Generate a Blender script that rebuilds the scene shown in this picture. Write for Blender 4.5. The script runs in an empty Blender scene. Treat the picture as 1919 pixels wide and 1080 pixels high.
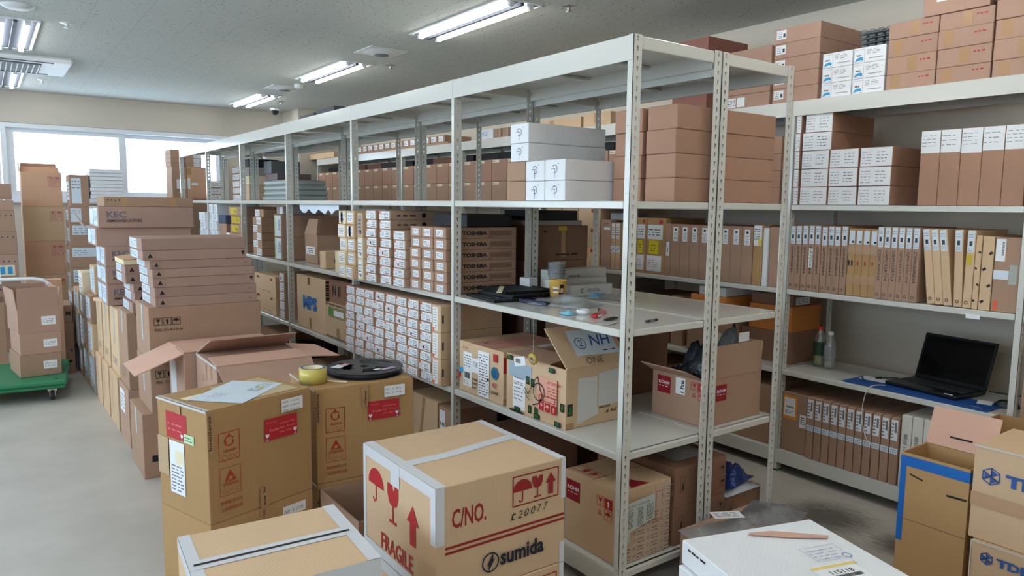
import bpy, math, random
from mathutils import Matrix, Vector
SC = bpy.context.scene
COL = SC.collection
# ---------------------------------------------------------------- camera, world, exposure
FPX = 1361.9
cam_data = bpy.data.cameras.new('camera'); cam = bpy.data.objects.new('camera', cam_data); COL.objects.link(cam)
cam_data.sensor_fit = 'HORIZONTAL'; cam_data.sensor_width = 36.0; cam_data.lens = 36.0 * FPX / 1919.0
cam_data.clip_start = 0.02; cam_data.clip_end = 200
_R = Vector((0.81002, -0.58629, 0.01133)); _U = Vector((0.05658, 0.09736, 0.99364)); _F = Vector((0.58366, 0.80423, -0.11204))
cam.matrix_world = Matrix(((_R.x, _U.x, -_F.x, -1.8546), (_R.y, _U.y, -_F.y, -1.8551), (_R.z, _U.z, -_F.z, 1.4993), (0, 0, 0, 1)))
SC.camera = cam
SC.view_settings.view_transform = 'Standard'; SC.view_settings.look = 'None'
SC.view_settings.gamma = 1; SC.view_settings.use_curve_mapping = False
SC.view_settings.exposure = -0.27
SC.cycles.use_denoising = True
SC.cycles.max_bounces = 8; SC.cycles.diffuse_bounces = 5; SC.cycles.glossy_bounces = 3
SC.cycles.transmission_bounces = 6; SC.cycles.transparent_max_bounces = 10
SC.cycles.caustics_reflective = False; SC.cycles.caustics_refractive = False
world = bpy.data.worlds.new('world'); SC.world = world; world.use_nodes = True
bg = world.node_tree.nodes['Background']; bg.inputs[0].default_value = (0.72, 0.86, 1.0, 1); bg.inputs[1].default_value = 8.0
TUBE = 34.0   # brightness of the ceiling tubes

XW, YF, ZC = 2.5, 8.393, 2.75          # right wall, far wall, ceiling
XL, YB = -4.6, -4.2                    # left wall and wall behind the camera

# ---------------------------------------------------------------- materials
def S(r, g, b):
    f = lambda c: (c / 255 / 12.92) if c / 255 <= 0.04045 else ((c / 255 + 0.055) / 1.055) ** 2.4
    return (f(r), f(g), f(b), 1)
MATS = {}
def mat(name, col, rough=0.6, metal=0.0, spec=0.5, trans=0.0, ior=1.45, alpha=1.0, emit=0.0, coat=0.0, bump=None):
    if name in MATS: return MATS[name]
    m = bpy.data.materials.new(name); m.use_nodes = True
    b = m.node_tree.nodes['Principled BSDF']
    b.inputs['Base Color'].default_value = col; b.inputs['Roughness'].default_value = rough
    b.inputs['Metallic'].default_value = metal; b.inputs['Specular IOR Level'].default_value = spec
    b.inputs['Transmission Weight'].default_value = trans; b.inputs['IOR'].default_value = ior
    b.inputs['Alpha'].default_value = alpha; b.inputs['Coat Weight'].default_value = coat
    if emit:
        b.inputs['Emission Color'].default_value = col; b.inputs['Emission Strength'].default_value = emit
    if bump:
        nt = m.node_tree; n = nt.nodes.new('ShaderNodeTexNoise'); n.inputs['Scale'].default_value = bump[0]
        tc = nt.nodes.new('ShaderNodeTexCoord'); nt.links.new(tc.outputs['Object'], n.inputs['Vector'])
        bp = nt.nodes.new('ShaderNodeBump'); bp.inputs['Strength'].default_value = bump[1]; bp.inputs['Distance'].default_value = bump[2]
        nt.links.new(n.outputs['Fac'], bp.inputs['Height']); nt.links.new(bp.outputs['Normal'], b.inputs['Normal'])
    MATS[name] = m; return m
def card(name, col, var=0.10, rough=0.72):
    """corrugated board: fibre noise, faint flutes, small tone change from box to box"""
    if name in MATS: return MATS[name]
    m = bpy.data.materials.new(name); m.use_nodes = True; nt = m.node_tree; N = nt.nodes; Lk = nt.links
    b = N['Principled BSDF']; b.inputs['Roughness'].default_value = rough; b.inputs['Specular IOR Level'].default_value = 0.25
    tc = N.new('ShaderNodeTexCoord'); oi = N.new('ShaderNodeObjectInfo')
    n1 = N.new('ShaderNodeTexNoise'); n1.inputs['Scale'].default_value = 5; n1.inputs['Detail'].default_value = 3
    n2 = N.new('ShaderNodeTexNoise'); n2.inputs['Scale'].default_value = 160; n2.inputs['Detail'].default_value = 2
    for n in (n1, n2): Lk.new(tc.outputs['Object'], n.inputs['Vector'])
    def math_(op, a, b_):
        x = N.new('ShaderNodeMath'); x.operation = op
        for i, v in enumerate((a, b_)):
            if hasattr(v, 'default_value') or hasattr(v, 'links'): Lk.new(v, x.inputs[i])
            else: x.inputs[i].default_value = v
        return x.outputs[0]
    v = math_('MULTIPLY_ADD', n1.outputs['Fac'], 0.16)
    v.node.inputs[2].default_value = 0.92 - var / 2
    v2 = math_('MULTIPLY_ADD', n2.outputs['Fac'], 0.07); Lk.new(v, v2.node.inputs[2])
    v3 = math_('MULTIPLY_ADD', oi.outputs['Random'], var); Lk.new(v2, v3.node.inputs[2])
    mx = N.new('ShaderNodeVectorMath'); mx.operation = 'SCALE'; mx.inputs[0].default_value = col[:3]
    Lk.new(v3, mx.inputs['Scale']); Lk.new(mx.outputs['Vector'], b.inputs['Base Color'])
    w = N.new('ShaderNodeTexWave'); w.inputs['Scale'].default_value = 28; w.inputs['Distortion'].default_value = 1.5
    mp = N.new('ShaderNodeMapping'); mp.inputs['Rotation'].default_value = (0, 0, 0.785); Lk.new(tc.outputs['Object'], mp.inputs['Vector']); Lk.new(mp.outputs['Vector'], w.inputs['Vector'])
    bp = N.new('ShaderNodeBump'); bp.inputs['Strength'].default_value = 0.12; bp.inputs['Distance'].default_value = 0.0015
    ad = math_('ADD', w.outputs['Fac'], n1.outputs['Fac']); Lk.new(ad, bp.inputs['Height']); Lk.new(bp.outputs['Normal'], b.inputs['Normal'])
    MATS[name] = m; return m
C_PINK = card('kraft_pink', S(176, 142, 124)); C_TAN = card('kraft_tan', S(208, 178, 144)); C_OLIVE = card('kraft_olive', S(176, 140, 96))
C_BROWN = card('kraft_brown', S(168, 136, 114)); C_DARK = card('kraft_dark', S(138, 104, 84)); C_ORANGE = card('kraft_orange', S(206, 164, 134))
C_TERRA = card('kraft_terracotta', S(170, 132, 111), var=0.05); C_GREY = card('grey_board', S(160, 150, 145)); C_CREAM = card('cream_board', S(226, 208, 176))
C_ORG = card('bright_orange_board', S(208, 134, 70)); C_WHITE = card('white_board', S(226, 228, 230), var=0.05, rough=0.5); C_SALMON = card('kraft_salmon', S(208, 166, 146))
C_KEC = card('kraft_mauve', S(168, 138, 124)); C_BLACK = mat('black_board', S(34, 33, 36), 0.6)
STEEL = mat('white_powder_coat', S(210, 210, 203), 0.14, spec=0.55)
PAPER = mat('white_paper', S(236, 238, 240), 0.55); PAPER2 = mat('cool_paper', S(214, 226, 236), 0.5); CREAMP = mat('cream_paper', S(238, 226, 190), 0.6)
TAPE = mat('brown_tape', S(176, 138, 100), 0.28); TAPEG = mat('clear_tape', S(206, 208, 208), 0.25); TAPEW = mat('white_tape', S(214, 216, 220), 0.3)
RED = mat('red_ink', S(178, 40, 46), 0.5); REDL = mat('red_label', S(186, 44, 54), 0.4); MAROON = mat('maroon_label', S(150, 30, 44), 0.45)
ORED = mat('orange_ink', S(232, 92, 52), 0.5); INK = mat('black_ink', S(28, 26, 28), 0.5); GREYI = mat('grey_ink', S(120, 120, 126), 0.6)
FADE = mat('faded_brown_ink', S(116, 88, 76), 0.6); BLUEI = mat('blue_ink', S(52, 92, 160), 0.5); NAVY = mat('navy_ink', S(40, 62, 110), 0.5)
MPSB = mat('bright_blue_ink', S(36, 110, 178), 0.5); MAUVE = mat('mauve_ink', S(170, 80, 110), 0.5); KECI = mat('slate_ink', S(112, 104, 114), 0.6)
YEL = mat('yellow_label', S(232, 214, 40), 0.45); GREEN = mat('green_ink', S(60, 150, 60), 0.5); BLUET = mat('blue_tape', S(26, 104, 184), 0.4)
CYAN = mat('cyan_ink', S(50, 160, 214), 0.5); LGREEN = mat('pale_green_label', S(196, 226, 180), 0.5)
BLACKP = mat('black_plastic', S(26, 27, 30), 0.35); SCREEN = mat('dark_screen', S(12, 12, 14), 0.08, spec=0.6); DKGREY = mat('dark_grey_plastic', S(58, 60, 64), 0.5)
def film(name, col, clear=.6, gloss=.16, rough=.12, bump=None):
    """thin clear plastic: part see-through, part milky, part shiny"""
    m = bpy.data.materials.new(name); m.use_nodes = True; nt = m.node_tree; nt.nodes.remove(nt.nodes['Principled BSDF']); o = nt.nodes['Material Output']
    t = nt.nodes.new('ShaderNodeBsdfTransparent'); t.inputs[0].default_value = (.97, .98, .98, 1); d = nt.nodes.new('ShaderNodeBsdfDiffuse'); d.inputs[0].default_value = col; g = nt.nodes.new('ShaderNodeBsdfGlossy'); g.inputs['Roughness'].default_value = rough
    a = nt.nodes.new('ShaderNodeMixShader'); a.inputs[0].default_value = gloss / (1 - clear); nt.links.new(d.outputs[0], a.inputs[1]); nt.links.new(g.outputs[0], a.inputs[2])
    b = nt.nodes.new('ShaderNodeMixShader'); b.inputs[0].default_value = 1 - clear; nt.links.new(t.outputs[0], b.inputs[1]); nt.links.new(a.outputs[0], b.inputs[2]); nt.links.new(b.outputs[0], o.inputs[0])
    if bump:
        n = nt.nodes.new('ShaderNodeTexNoise'); n.inputs['Scale'].default_value = bump[0]; bp = nt.nodes.new('ShaderNodeBump'); bp.inputs['Strength'].default_value = bump[1]; bp.inputs['Distance'].default_value = .01
        nt.links.new(n.outputs['Fac'], bp.inputs['Height']); nt.links.new(bp.outputs['Normal'], g.inputs['Normal']); nt.links.new(bp.outputs['Normal'], d.inputs['Normal'])
    MATS[name] = m; return m
CLEAR = film('clear_plastic', S(222, 226, 228), .58, .2, .1, (40, .7)); GREENP = mat('green_plastic', S(44, 122, 84), 0.5)
RUBBER = mat('rubber', S(40, 40, 44), 0.7); WHITEP = mat('white_plastic', S(232, 234, 236), 0.4); MATB = mat('blue_desk_mat', S(30, 78, 150), 0.6, bump=(30, 0.2, 0.002))
ALU = mat('brushed_metal', S(200, 200, 200), 0.3, metal=1.0); PLATEM = mat('louver_grey', S(70, 76, 88), 0.5, spec=0.2)
TAPEY = mat('amber_tape', S(226, 196, 92), 0.25, trans=0.3); FRAMEW = mat('white_window_frame', S(214, 220, 226), 0.4)
CABLE = mat('white_cable', S(214, 214, 210), 0.5)
TUBEM = mat('lamp_tube_glow', (1.0, 0.985, 0.945, 1), 0.4, emit=TUBE)

# ---------------------------------------------------------------- mesh builder
class MB:
    def __init__(s): s.v = []; s.f = []; s.mi = []; s.ms = []; s.sm = []
    def m(s, m):
        if m not in s.ms: s.ms.append(m)
        return s.ms.index(m)
    def add(s, vs, fs, m, M=None, smooth=False):
        o = len(s.v); k = s.m(m)
        s.v += [tuple(M @ Vector(p)) if M else tuple(p) for p in vs]
        s.f += [tuple(o + i for i in f) for f in fs]; s.mi += [k] * len(fs); s.sm += [smooth] * len(fs)
    def poly(s, pts, m, M=None): s.add(pts, [tuple(range(len(pts)))], m, M)
    def box(s, x0, x1, y0, y1, z0, z1, m, M=None, c=0.0):
        if x1 < x0: x0, x1 = x1, x0
        if y1 < y0: y0, y1 = y1, y0
        if z1 < z0: z0, z1 = z1, z0
        if c <= 0:
            v = [(x, y, z) for z in (z0, z1) for y in (y0, y1) for x in (x0, x1)]
            s.add(v, [(0, 2, 3, 1), (4, 5, 7, 6), (0, 1, 5, 4), (2, 6, 7, 3), (0, 4, 6, 2), (1, 3, 7, 5)], m, M); return
        c = min(c, (x1 - x0) / 2.2, (y1 - y0) / 2.2, (z1 - z0) / 2.2)
        X = (x0, x1); Y = (y0, y1); Z = (z0, z1); v = []; idx = {}
        for i in (0, 1):
            for j in (0, 1):
                for k in (0, 1):
                    dx = c * (1 - 2 * i); dy = c * (1 - 2 * j); dz = c * (1 - 2 * k)
                    idx[i, j, k] = len(v)
                    v += [(X[i], Y[j] + dy, Z[k] + dz), (X[i] + dx, Y[j], Z[k] + dz), (X[i] + dx, Y[j] + dy, Z[k])]
        g = lambda i, j, k, a: idx[i, j, k] + a
        F = [(g(0,0,0,0), g(0,0,1,0), g(0,1,1,0), g(0,1,0,0)), (g(1,0,0,0), g(1,1,0,0), g(1,1,1,0), g(1,0,1,0)),
             (g(0,0,0,1), g(1,0,0,1), g(1,0,1,1), g(0,0,1,1)), (g(0,1,0,1), g(0,1,1,1), g(1,1,1,1), g(1,1,0,1)),
             (g(0,0,0,2), g(0,1,0,2), g(1,1,0,2), g(1,0,0,2)), (g(0,0,1,2), g(1,0,1,2), g(1,1,1,2), g(0,1,1,2))]
        for a in (0, 1):
            for b_ in (0, 1):
                F += [(g(0,a,b_,1), g(0,a,b_,2), g(1,a,b_,2), g(1,a,b_,1)), (g(a,0,b_,0), g(a,0,b_,2), g(a,1,b_,2), g(a,1,b_,0)),
                      (g(a,b_,0,0), g(a,b_,0,1), g(a,b_,1,1), g(a,b_,1,0))]
        for i in (0, 1):
            for j in (0, 1):
                for k in (0, 1): F.append((g(i,j,k,0), g(i,j,k,1), g(i,j,k,2)))
        s.add(v, F, m, M)
    def cyl(s, p0, p1, r, m, n=12, r1=None, caps=True, smooth=True):
        p0 = Vector(p0); p1 = Vector(p1); r1 = r if r1 is None else r1
        d = (p1 - p0).normalized(); a = d.orthogonal().normalized(); b = d.cross(a); v = []
        for p, rr in ((p0, r), (p1, r1)):
            for i in range(n):
                t = 2 * math.pi * i / n; v.append(p + a * rr * math.cos(t) + b * rr * math.sin(t))
        s.add(v, [(i, (i + 1) % n, n + (i + 1) % n, n + i) for i in range(n)], m, smooth=smooth)
        if caps: s.add(v, [tuple(range(n))[::-1], tuple(range(n, 2 * n))], m)
    def tube(s, pts, r, m, n=6):
        for a, b in zip(pts, pts[1:]): s.cyl(a, b, r, m, n, caps=True)
    def lathe(s, prof, m, n=24, M=None):
        v = []
        for r, z in prof:
            for i in range(n):
                t = 2 * math.pi * i / n; v.append((r * math.cos(t), r * math.sin(t), z))
        fs = [(k * n + i, k * n + (i + 1) % n, (k + 1) * n + (i + 1) % n, (k + 1) * n + i) for k in range(len(prof) - 1) for i in range(n)]
        s.add(v, fs, m, M, smooth=True)
    def ring(s, c, r0, r1, z0, z1, m, n=32, M=None):
        s.lathe([(r0, z0), (r1, z0), (r1, z1), (r0, z1), (r0, z0)], m, n, (M or Matrix()) @ Matrix.Translation(c))
    def mesh(s, name):
        me = bpy.data.meshes.new(name); me.from_pydata(s.v, [], s.f)
        for m in s.ms: me.materials.append(m)
        me.polygons.foreach_set('material_index', s.mi); me.polygons.foreach_set('use_smooth', s.sm); me.update(); return me
    def build(s, name, parent=None, loc=(0, 0, 0), rot=0.0):
        return place(name, s.mesh(name), parent, loc, rot)
def place(name, me, parent=None, loc=(0, 0, 0), rot=0.0):
    o = bpy.data.objects.new(name, me); COL.objects.link(o); o.location = loc
    o.rotation_euler = rot if isinstance(rot, tuple) else (0, 0, rot)
    if parent: o.parent = parent
    return o
def tag(o, label=None, cat=None, group=None, kind=None):
    for k, v in (('label', label), ('category', cat), ('group', group), ('kind', kind)):
        if v: o[k] = v
    return o
def empty(name, loc, rot=0.0, label=None, cat=None, group=None):
    o = bpy.data.objects.new(name, None); COL.objects.link(o); o.location = loc; o.rotation_euler = (0, 0, rot); o.empty_display_size = 0.1
    return tag(o, label, cat, group)
ORD = ['lowest', 'second', 'third', 'fourth', 'fifth', 'sixth', 'seventh', 'eighth', 'ninth', 'tenth', 'eleventh', 'twelfth']
ORN = ['first', 'second', 'third', 'fourth', 'fifth', 'sixth', 'seventh', 'eighth', 'ninth', 'tenth', 'eleventh', 'twelfth', 'thirteenth', 'fourteenth', 'fifteenth']

# ---------------------------------------------------------------- lettering and printed marks
_TX = {}
def glyphs(s, bold=0.0, shear=0.0):
    k = (s, bold, shear)
    if k not in _TX:
        c = bpy.data.curves.new('t', 'FONT'); c.body = s; c.size = 1; c.resolution_u = 2; c.offset = bold; c.shear = shear
        o = bpy.data.objects.new('t', c); COL.objects.link(o); bpy.context.view_layer.update()
        me = o.to_mesh(); vs = [tuple(v.co) for v in me.vertices]; fs = [tuple(p.vertices) for p in me.polygons]
        o.to_mesh_clear(); bpy.data.objects.remove(o); bpy.data.curves.remove(c)
        x0 = min(v[0] for v in vs); x1 = max(v[0] for v in vs); y0 = min(v[1] for v in vs); y1 = max(v[1] for v in vs)
        _TX[k] = ([((x - x0) / (y1 - y0), (y - y0) / (y1 - y0)) for x, y, z in vs], fs, (x1 - x0) / (y1 - y0))
    return _TX[k]
class D:
    """marks drawn on one face of a box; u to the right and v up, metres from the face's lower left corner"""
    def __init__(s, org, u, v, n): s.b = MB(); s.parts = [(None, s.b)]; s.o = Vector(org); s.u = Vector(u); s.v = Vector(v); s.n = Vector(n); s.k = 0; s.th = 0.0006
    def part(s, name):
        s.b = MB(); s.parts.append((name, s.b))
    def P(s, x, y, z=None): return s.o + s.u * x + s.v * y + s.n * (s.th + (s.k * 0.00025 if z is None else z))
    def poly(s, pts, m): s.k += 1; s.b.poly([s.P(*p) for p in pts], m)
    def rect(s, x, y, w, h, m, rot=0.0):
        c, q = math.cos(rot), math.sin(rot); cx, cy = x + w / 2, y + h / 2
        s.poly([(cx + c * a - q * b, cy + q * a + c * b) for a, b in ((-w/2, -h/2), (w/2, -h/2), (w/2, h/2), (-w/2, h/2))], m)
    def frame(s, x, y, w, h, t, m):
        s.k += 1
        for a in ((x, y, w, t), (x, y + h - t, w, t), (x, y, t, h), (x + w - t, y, t, h)):
            s.b.poly([s.P(a[0], a[1]), s.P(a[0] + a[2], a[1]), s.P(a[0] + a[2], a[1] + a[3]), s.P(a[0], a[1] + a[3])], m)
    def disc(s, x, y, r, m, r0=0.0, a0=0, a1=360, n=20):
        s.k += 1; A = [math.radians(a0 + (a1 - a0) * i / n) for i in range(n + 1)]
        if r0 <= 0: s.b.poly([s.P(x, y)] * (0 if a1 - a0 >= 360 else 1) + [s.P(x + r * math.cos(t), y + r * math.sin(t)) for t in (A[:-1] if a1 - a0 >= 360 else A)], m)
        else:
            for p, q in zip(A, A[1:]):
                s.b.poly([s.P(x + r0 * math.cos(p), y + r0 * math.sin(p)), s.P(x + r * math.cos(p), y + r * math.sin(p)), s.P(x + r * math.cos(q), y + r * math.sin(q)), s.P(x + r0 * math.cos(q), y + r0 * math.sin(q))], m)
    def text(s, x, y, h, t, m, rot=0.0, w=None, bold=0.0, shear=0.0):
        vs, fs, W = glyphs(t, bold, shear); s.k += 1; sx = (w / (W * h)) if w else 1.0; c, q = math.cos(rot), math.sin(rot)
        s.b.add([s.P(x + c * a * h * sx - q * b * h, y + q * a * h * sx + c * b * h) for a, b in vs], fs, m)
    def lines(s, x, y, w, h, n, m, seed=0, fill=0.45):
        r = random.Random(seed); s.k += 1
        for i in range(n):
            yy = y + h * (i + 0.25) / n; hh = h / n * fill; xx = x
            while xx < x + w * 0.9:
                ww = min(w * r.uniform(0.1, 0.4), x + w - xx)
                s.b.poly([s.P(xx, yy), s.P(xx + ww, yy), s.P(xx + ww, yy + hh), s.P(xx, yy + hh)], m); xx += ww + w * r.uniform(0.03, 0.2)
    def bars(s, x, y, w, h, m, n=14, seed=1, vert=False):
        r = random.Random(seed); s.k += 1
        L_ = h if vert else w; t = 0
        while t < L_:
            a = L_ / n * r.uniform(0.3, 0.8)
            if vert: s.b.poly([s.P(x, y + t), s.P(x + w, y + t), s.P(x + w, y + min(t + a, h)), s.P(x, y + min(t + a, h))], m)
            else: s.b.poly([s.P(x + t, y), s.P(x + min(t + a, w), y), s.P(x + min(t + a, w), y + h), s.P(x + t, y + h)], m)
            t += a + L_ / n * r.uniform(0.2, 0.6)
    def line(s, pts, t, m):
        s.k += 1
        for (x0, y0), (x1, y1) in zip(pts, pts[1:]):
            d = math.hypot(x1 - x0, y1 - y0) or 1e-6; nx, ny = -(y1 - y0) / d * t / 2, (x1 - x0) / d * t / 2
            s.b.poly([s.P(x0 - nx, y0 - ny), s.P(x1 - nx, y1 - ny), s.P(x1 + nx, y1 + ny), s.P(x0 + nx, y0 + ny)], m)
    # care symbols
    def umbrella(s, x, y, h, m):
        s.disc(x, y + h * 0.5, h * 0.5, m, 0, 0, 180, 14); s.rect(x - h * .03, y + h * .12, h * .06, h * .4, m)
        s.disc(x - h * .09, y + h * .12, h * .12, m, h * .06, 180, 360, 8)
    def glass(s, x, y, h, m):
        s.poly([(x - h*.3, y + h), (x - h*.3, y + h*.72), (x - h*.2, y + h*.5), (x, y + h*.42), (x + h*.2, y + h*.5), (x + h*.3, y + h*.72), (x + h*.3, y + h), (x + h*.12, y + h), (x + h*.02, y + h*.82), (x - h*.06, y + h)], m)
        s.rect(x - h*.03, y + h*.06, h*.06, h*.4, m); s.rect(x - h*.2, y, h*.4, h*.07, m)
    def arrow(s, x, y, h, m):
        s.poly([(x - h*.14, y), (x + h*.14, y), (x + h*.14, y + h*.55), (x + h*.3, y + h*.55), (x, y + h), (x - h*.3, y + h*.55), (x - h*.14, y + h*.55)], m)
    def recycle(s, x, y, h, m):
        t = h * .09
        for k in range(3):
            a = math.radians(90 + 120 * k); b = math.radians(90 + 120 * (k + 1))
            s.line([(x + h*.5*math.cos(a)*.8, y + h*.45 + h*.5*math.sin(a)*.8), (x + h*.5*(math.cos(b)*.7), y + h*.45 + h*.5*math.sin(b)*.75)], t, m)
FACES = {'L': lambda w, d, h: ((-w/2, d/2, 0), (0, -1, 0), (0, 0, 1), (-1, 0, 0), d, h), 'F': lambda w, d, h: ((-w/2, -d/2, 0), (1, 0, 0), (0, 0, 1), (0, -1, 0), w, h),
         'R': lambda w, d, h: ((w/2, -d/2, 0), (0, 1, 0), (0, 0, 1), (1, 0, 0), d, h), 'T': lambda w, d, h: ((-w/2, -d/2, h), (1, 0, 0), (0, 1, 0), (0, 0, 1), w, d),
         'B': lambda w, d, h: ((w/2, d/2, 0), (-1, 0, 0), (0, 0, 1), (0, 1, 0), w, h)}
_MC = {}
def body_mesh(w, d, h, m, kind, seam):
    k = (round(w, 4), round(d, 4), round(h, 4), m.name, kind, seam)
    if k in _MC: return _MC[k]
    b = MB(); c = min(0.0022, h * 0.1)
    if kind == 'open':      # four walls and a floor, no lid
        t = 0.005
        b.box(-w/2, w/2, -d/2, -d/2 + t, 0, h, m); b.box(-w/2, w/2, d/2 - t, d/2, 0, h, m)
        b.box(-w/2, -w/2 + t, -d/2 + t, d/2 - t, 0, h, m); b.box(w/2 - t, w/2, -d/2 + t, d/2 - t, 0, h, m)
        b.box(-w/2 + t, w/2 - t, -d/2 + t, d/2 - t, 0, t, m)
    else:
        t = 0.003 if seam else 0
        b.box(-w/2, w/2, -d/2, d/2, 0, h - t, m, c=c)
        if seam == 'x':     # two top flaps meeting on a line along x
            for y0, y1 in ((-d/2 + .001, -.0015), (.0015, d/2 - .001)): b.box(-w/2 + .001, w/2 - .001, y0, y1, h - t - .0005, h, m, c=.0012)
        elif seam == 'y':
            for x0, x1 in ((-w/2 + .001, -.0015), (.0015, w/2 - .001)): b.box(x0, x1, -d/2 + .001, d/2 - .001, h - t - .0005, h, m, c=.0012)
    _MC[k] = b.mesh('carton'); return _MC[k]
ALL = []
def carton(name, label, x0, x1, y0, y1, z0, z1, m=None, marks=(), cat='box', rot=0.0, group=None, kind=None, seam=None, pivot=None):
    """marks: (part name, face, key, function(D, width, height)); rot about the near left corner (x0,y0)"""
    m = m or C_BROWN; w, d, h = x1 - x0, y1 - y0, z1 - z0
    cx, cy = (x0 + x1) / 2, (y0 + y1) / 2
    if rot:
        px, py = pivot or (x0, y0); c, s = math.cos(rot), math.sin(rot)
        cx, cy = px + c * (cx - px) - s * (cy - py), py + s * (cx - px) + c * (cy - py)
    o = place(name, body_mesh(w, d, h, m, kind, seam), None, (cx, cy, z0), rot)
    tag(o, label, cat, group)
    for part, face, key, fn in marks:
        k = (part, face, key, round(w, 4), round(d, 4), round(h, 4))
        if k not in _MC:
            org, u, v, n, fw, fh = FACES[face](w, d, h); dd = D(org, u, v, n); fn(dd, fw, fh)
            _MC[k] = [(nm or part, b_.mesh(nm or part)) for nm, b_ in dd.parts if b_.v]
        for nm, me in _MC[k]: place(nm, me, o)
    ALL.append(o); return o
def flap(parent, name, hinge0, hinge1, length, m, dirv, taper=0.02, t=0.005, inner=None):
    """a cardboard flap: hinge line in the parent's space, free edge offset along dirv"""
    a, b = Vector(hinge0), Vector(hinge1); dv = Vector(dirv).normalized() * length; e = (b - a).normalized() * taper
    n = (b - a).cross(dv).normalized() * t
    v = [a, b, b + dv - e, a + dv + e]; mb = MB(); vs = v + [p + n for p in v]
    mb.add(vs, [(3, 2, 1, 0), (4, 5, 6, 7), (0, 1, 5, 4), (1, 2, 6, 5), (2, 3, 7, 6), (3, 0, 4, 7)], m)
    return mb.build(name, parent)
# ================================================================ the room
def floor_mat():
    m = bpy.data.materials.new('vinyl_floor'); m.use_nodes = True; nt = m.node_tree; N = nt.nodes; Lk = nt.links; b = N['Principled BSDF']
    b.inputs['Roughness'].default_value = 0.38; b.inputs['Specular IOR Level'].default_value = 0.35
    g = N.new('ShaderNodeNewGeometry'); n1 = N.new('ShaderNodeTexNoise'); n1.inputs['Scale'].default_value = 1.6; n1.inputs['Detail'].default_value = 6
    Lk.new(g.outputs['Position'], n1.inputs['Vector'])
    r1 = N.new('ShaderNodeValToRGB'); r1.color_ramp.elements[0].color = S(168, 163, 154); r1.color_ramp.elements[1].color = S(196, 191, 182)
    r1.color_ramp.elements[0].position = .3; r1.color_ramp.elements[1].position = .7; Lk.new(n1.outputs['Fac'], r1.inputs['Fac'])
    # scuffed black dirt in one place in the aisle
    def blob(cx, cy, rad, sc):
        v = N.new('ShaderNodeVectorMath'); v.operation = 'SUBTRACT'; v.inputs[1].default_value = (cx, cy, 0); Lk.new(g.outputs['Position'], v.inputs[0])
        l = N.new('ShaderNodeVectorMath'); l.operation = 'LENGTH'; Lk.new(v.outputs[0], l.inputs[0])
        mr = N.new('ShaderNodeMapRange'); mr.inputs['From Min'].default_value = rad * .15; mr.inputs['From Max'].default_value = rad; mr.inputs['To Min'].default_value = .85; mr.inputs['To Max'].default_value = 0
        Lk.new(l.outputs['Value'], mr.inputs['Value'])
        mp = N.new('ShaderNodeMapping'); mp.inputs['Scale'].default_value = (sc, sc * .25, 1); mp.inputs['Rotation'].default_value = (0, 0, .5); Lk.new(g.outputs['Position'], mp.inputs['Vector'])
        n = N.new('ShaderNodeTexNoise'); n.inputs['Scale'].default_value = 1; n.inputs['Detail'].default_value = 8; n.inputs['Roughness'].default_value = .7; Lk.new(mp.outputs[0], n.inputs['Vector'])
        a = N.new('ShaderNodeMath'); a.operation = 'ADD'; Lk.new(n.outputs['Fac'], a.inputs[0]); Lk.new(mr.outputs['Result'], a.inputs[1])
        r = N.new('ShaderNodeMapRange'); r.inputs['From Min'].default_value = .78; r.inputs['From Max'].default_value = 1.25; r.inputs['To Max'].default_value = .8; Lk.new(a.outputs[0], r.inputs['Value'])
        return r.outputs['Result']
    col = r1.outputs['Color']
    for args in ((1.42, .0, .34, 60), (1.40, -.38, .22, 40)):
        mx = N.new('ShaderNodeMixRGB'); mx.inputs['Color2'].default_value = S(58, 54, 50); Lk.new(blob(*args), mx.inputs['Fac']); Lk.new(col, mx.inputs['Color1']); col = mx.outputs['Color']
    Lk.new(col, b.inputs['Base Color']); return m
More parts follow.
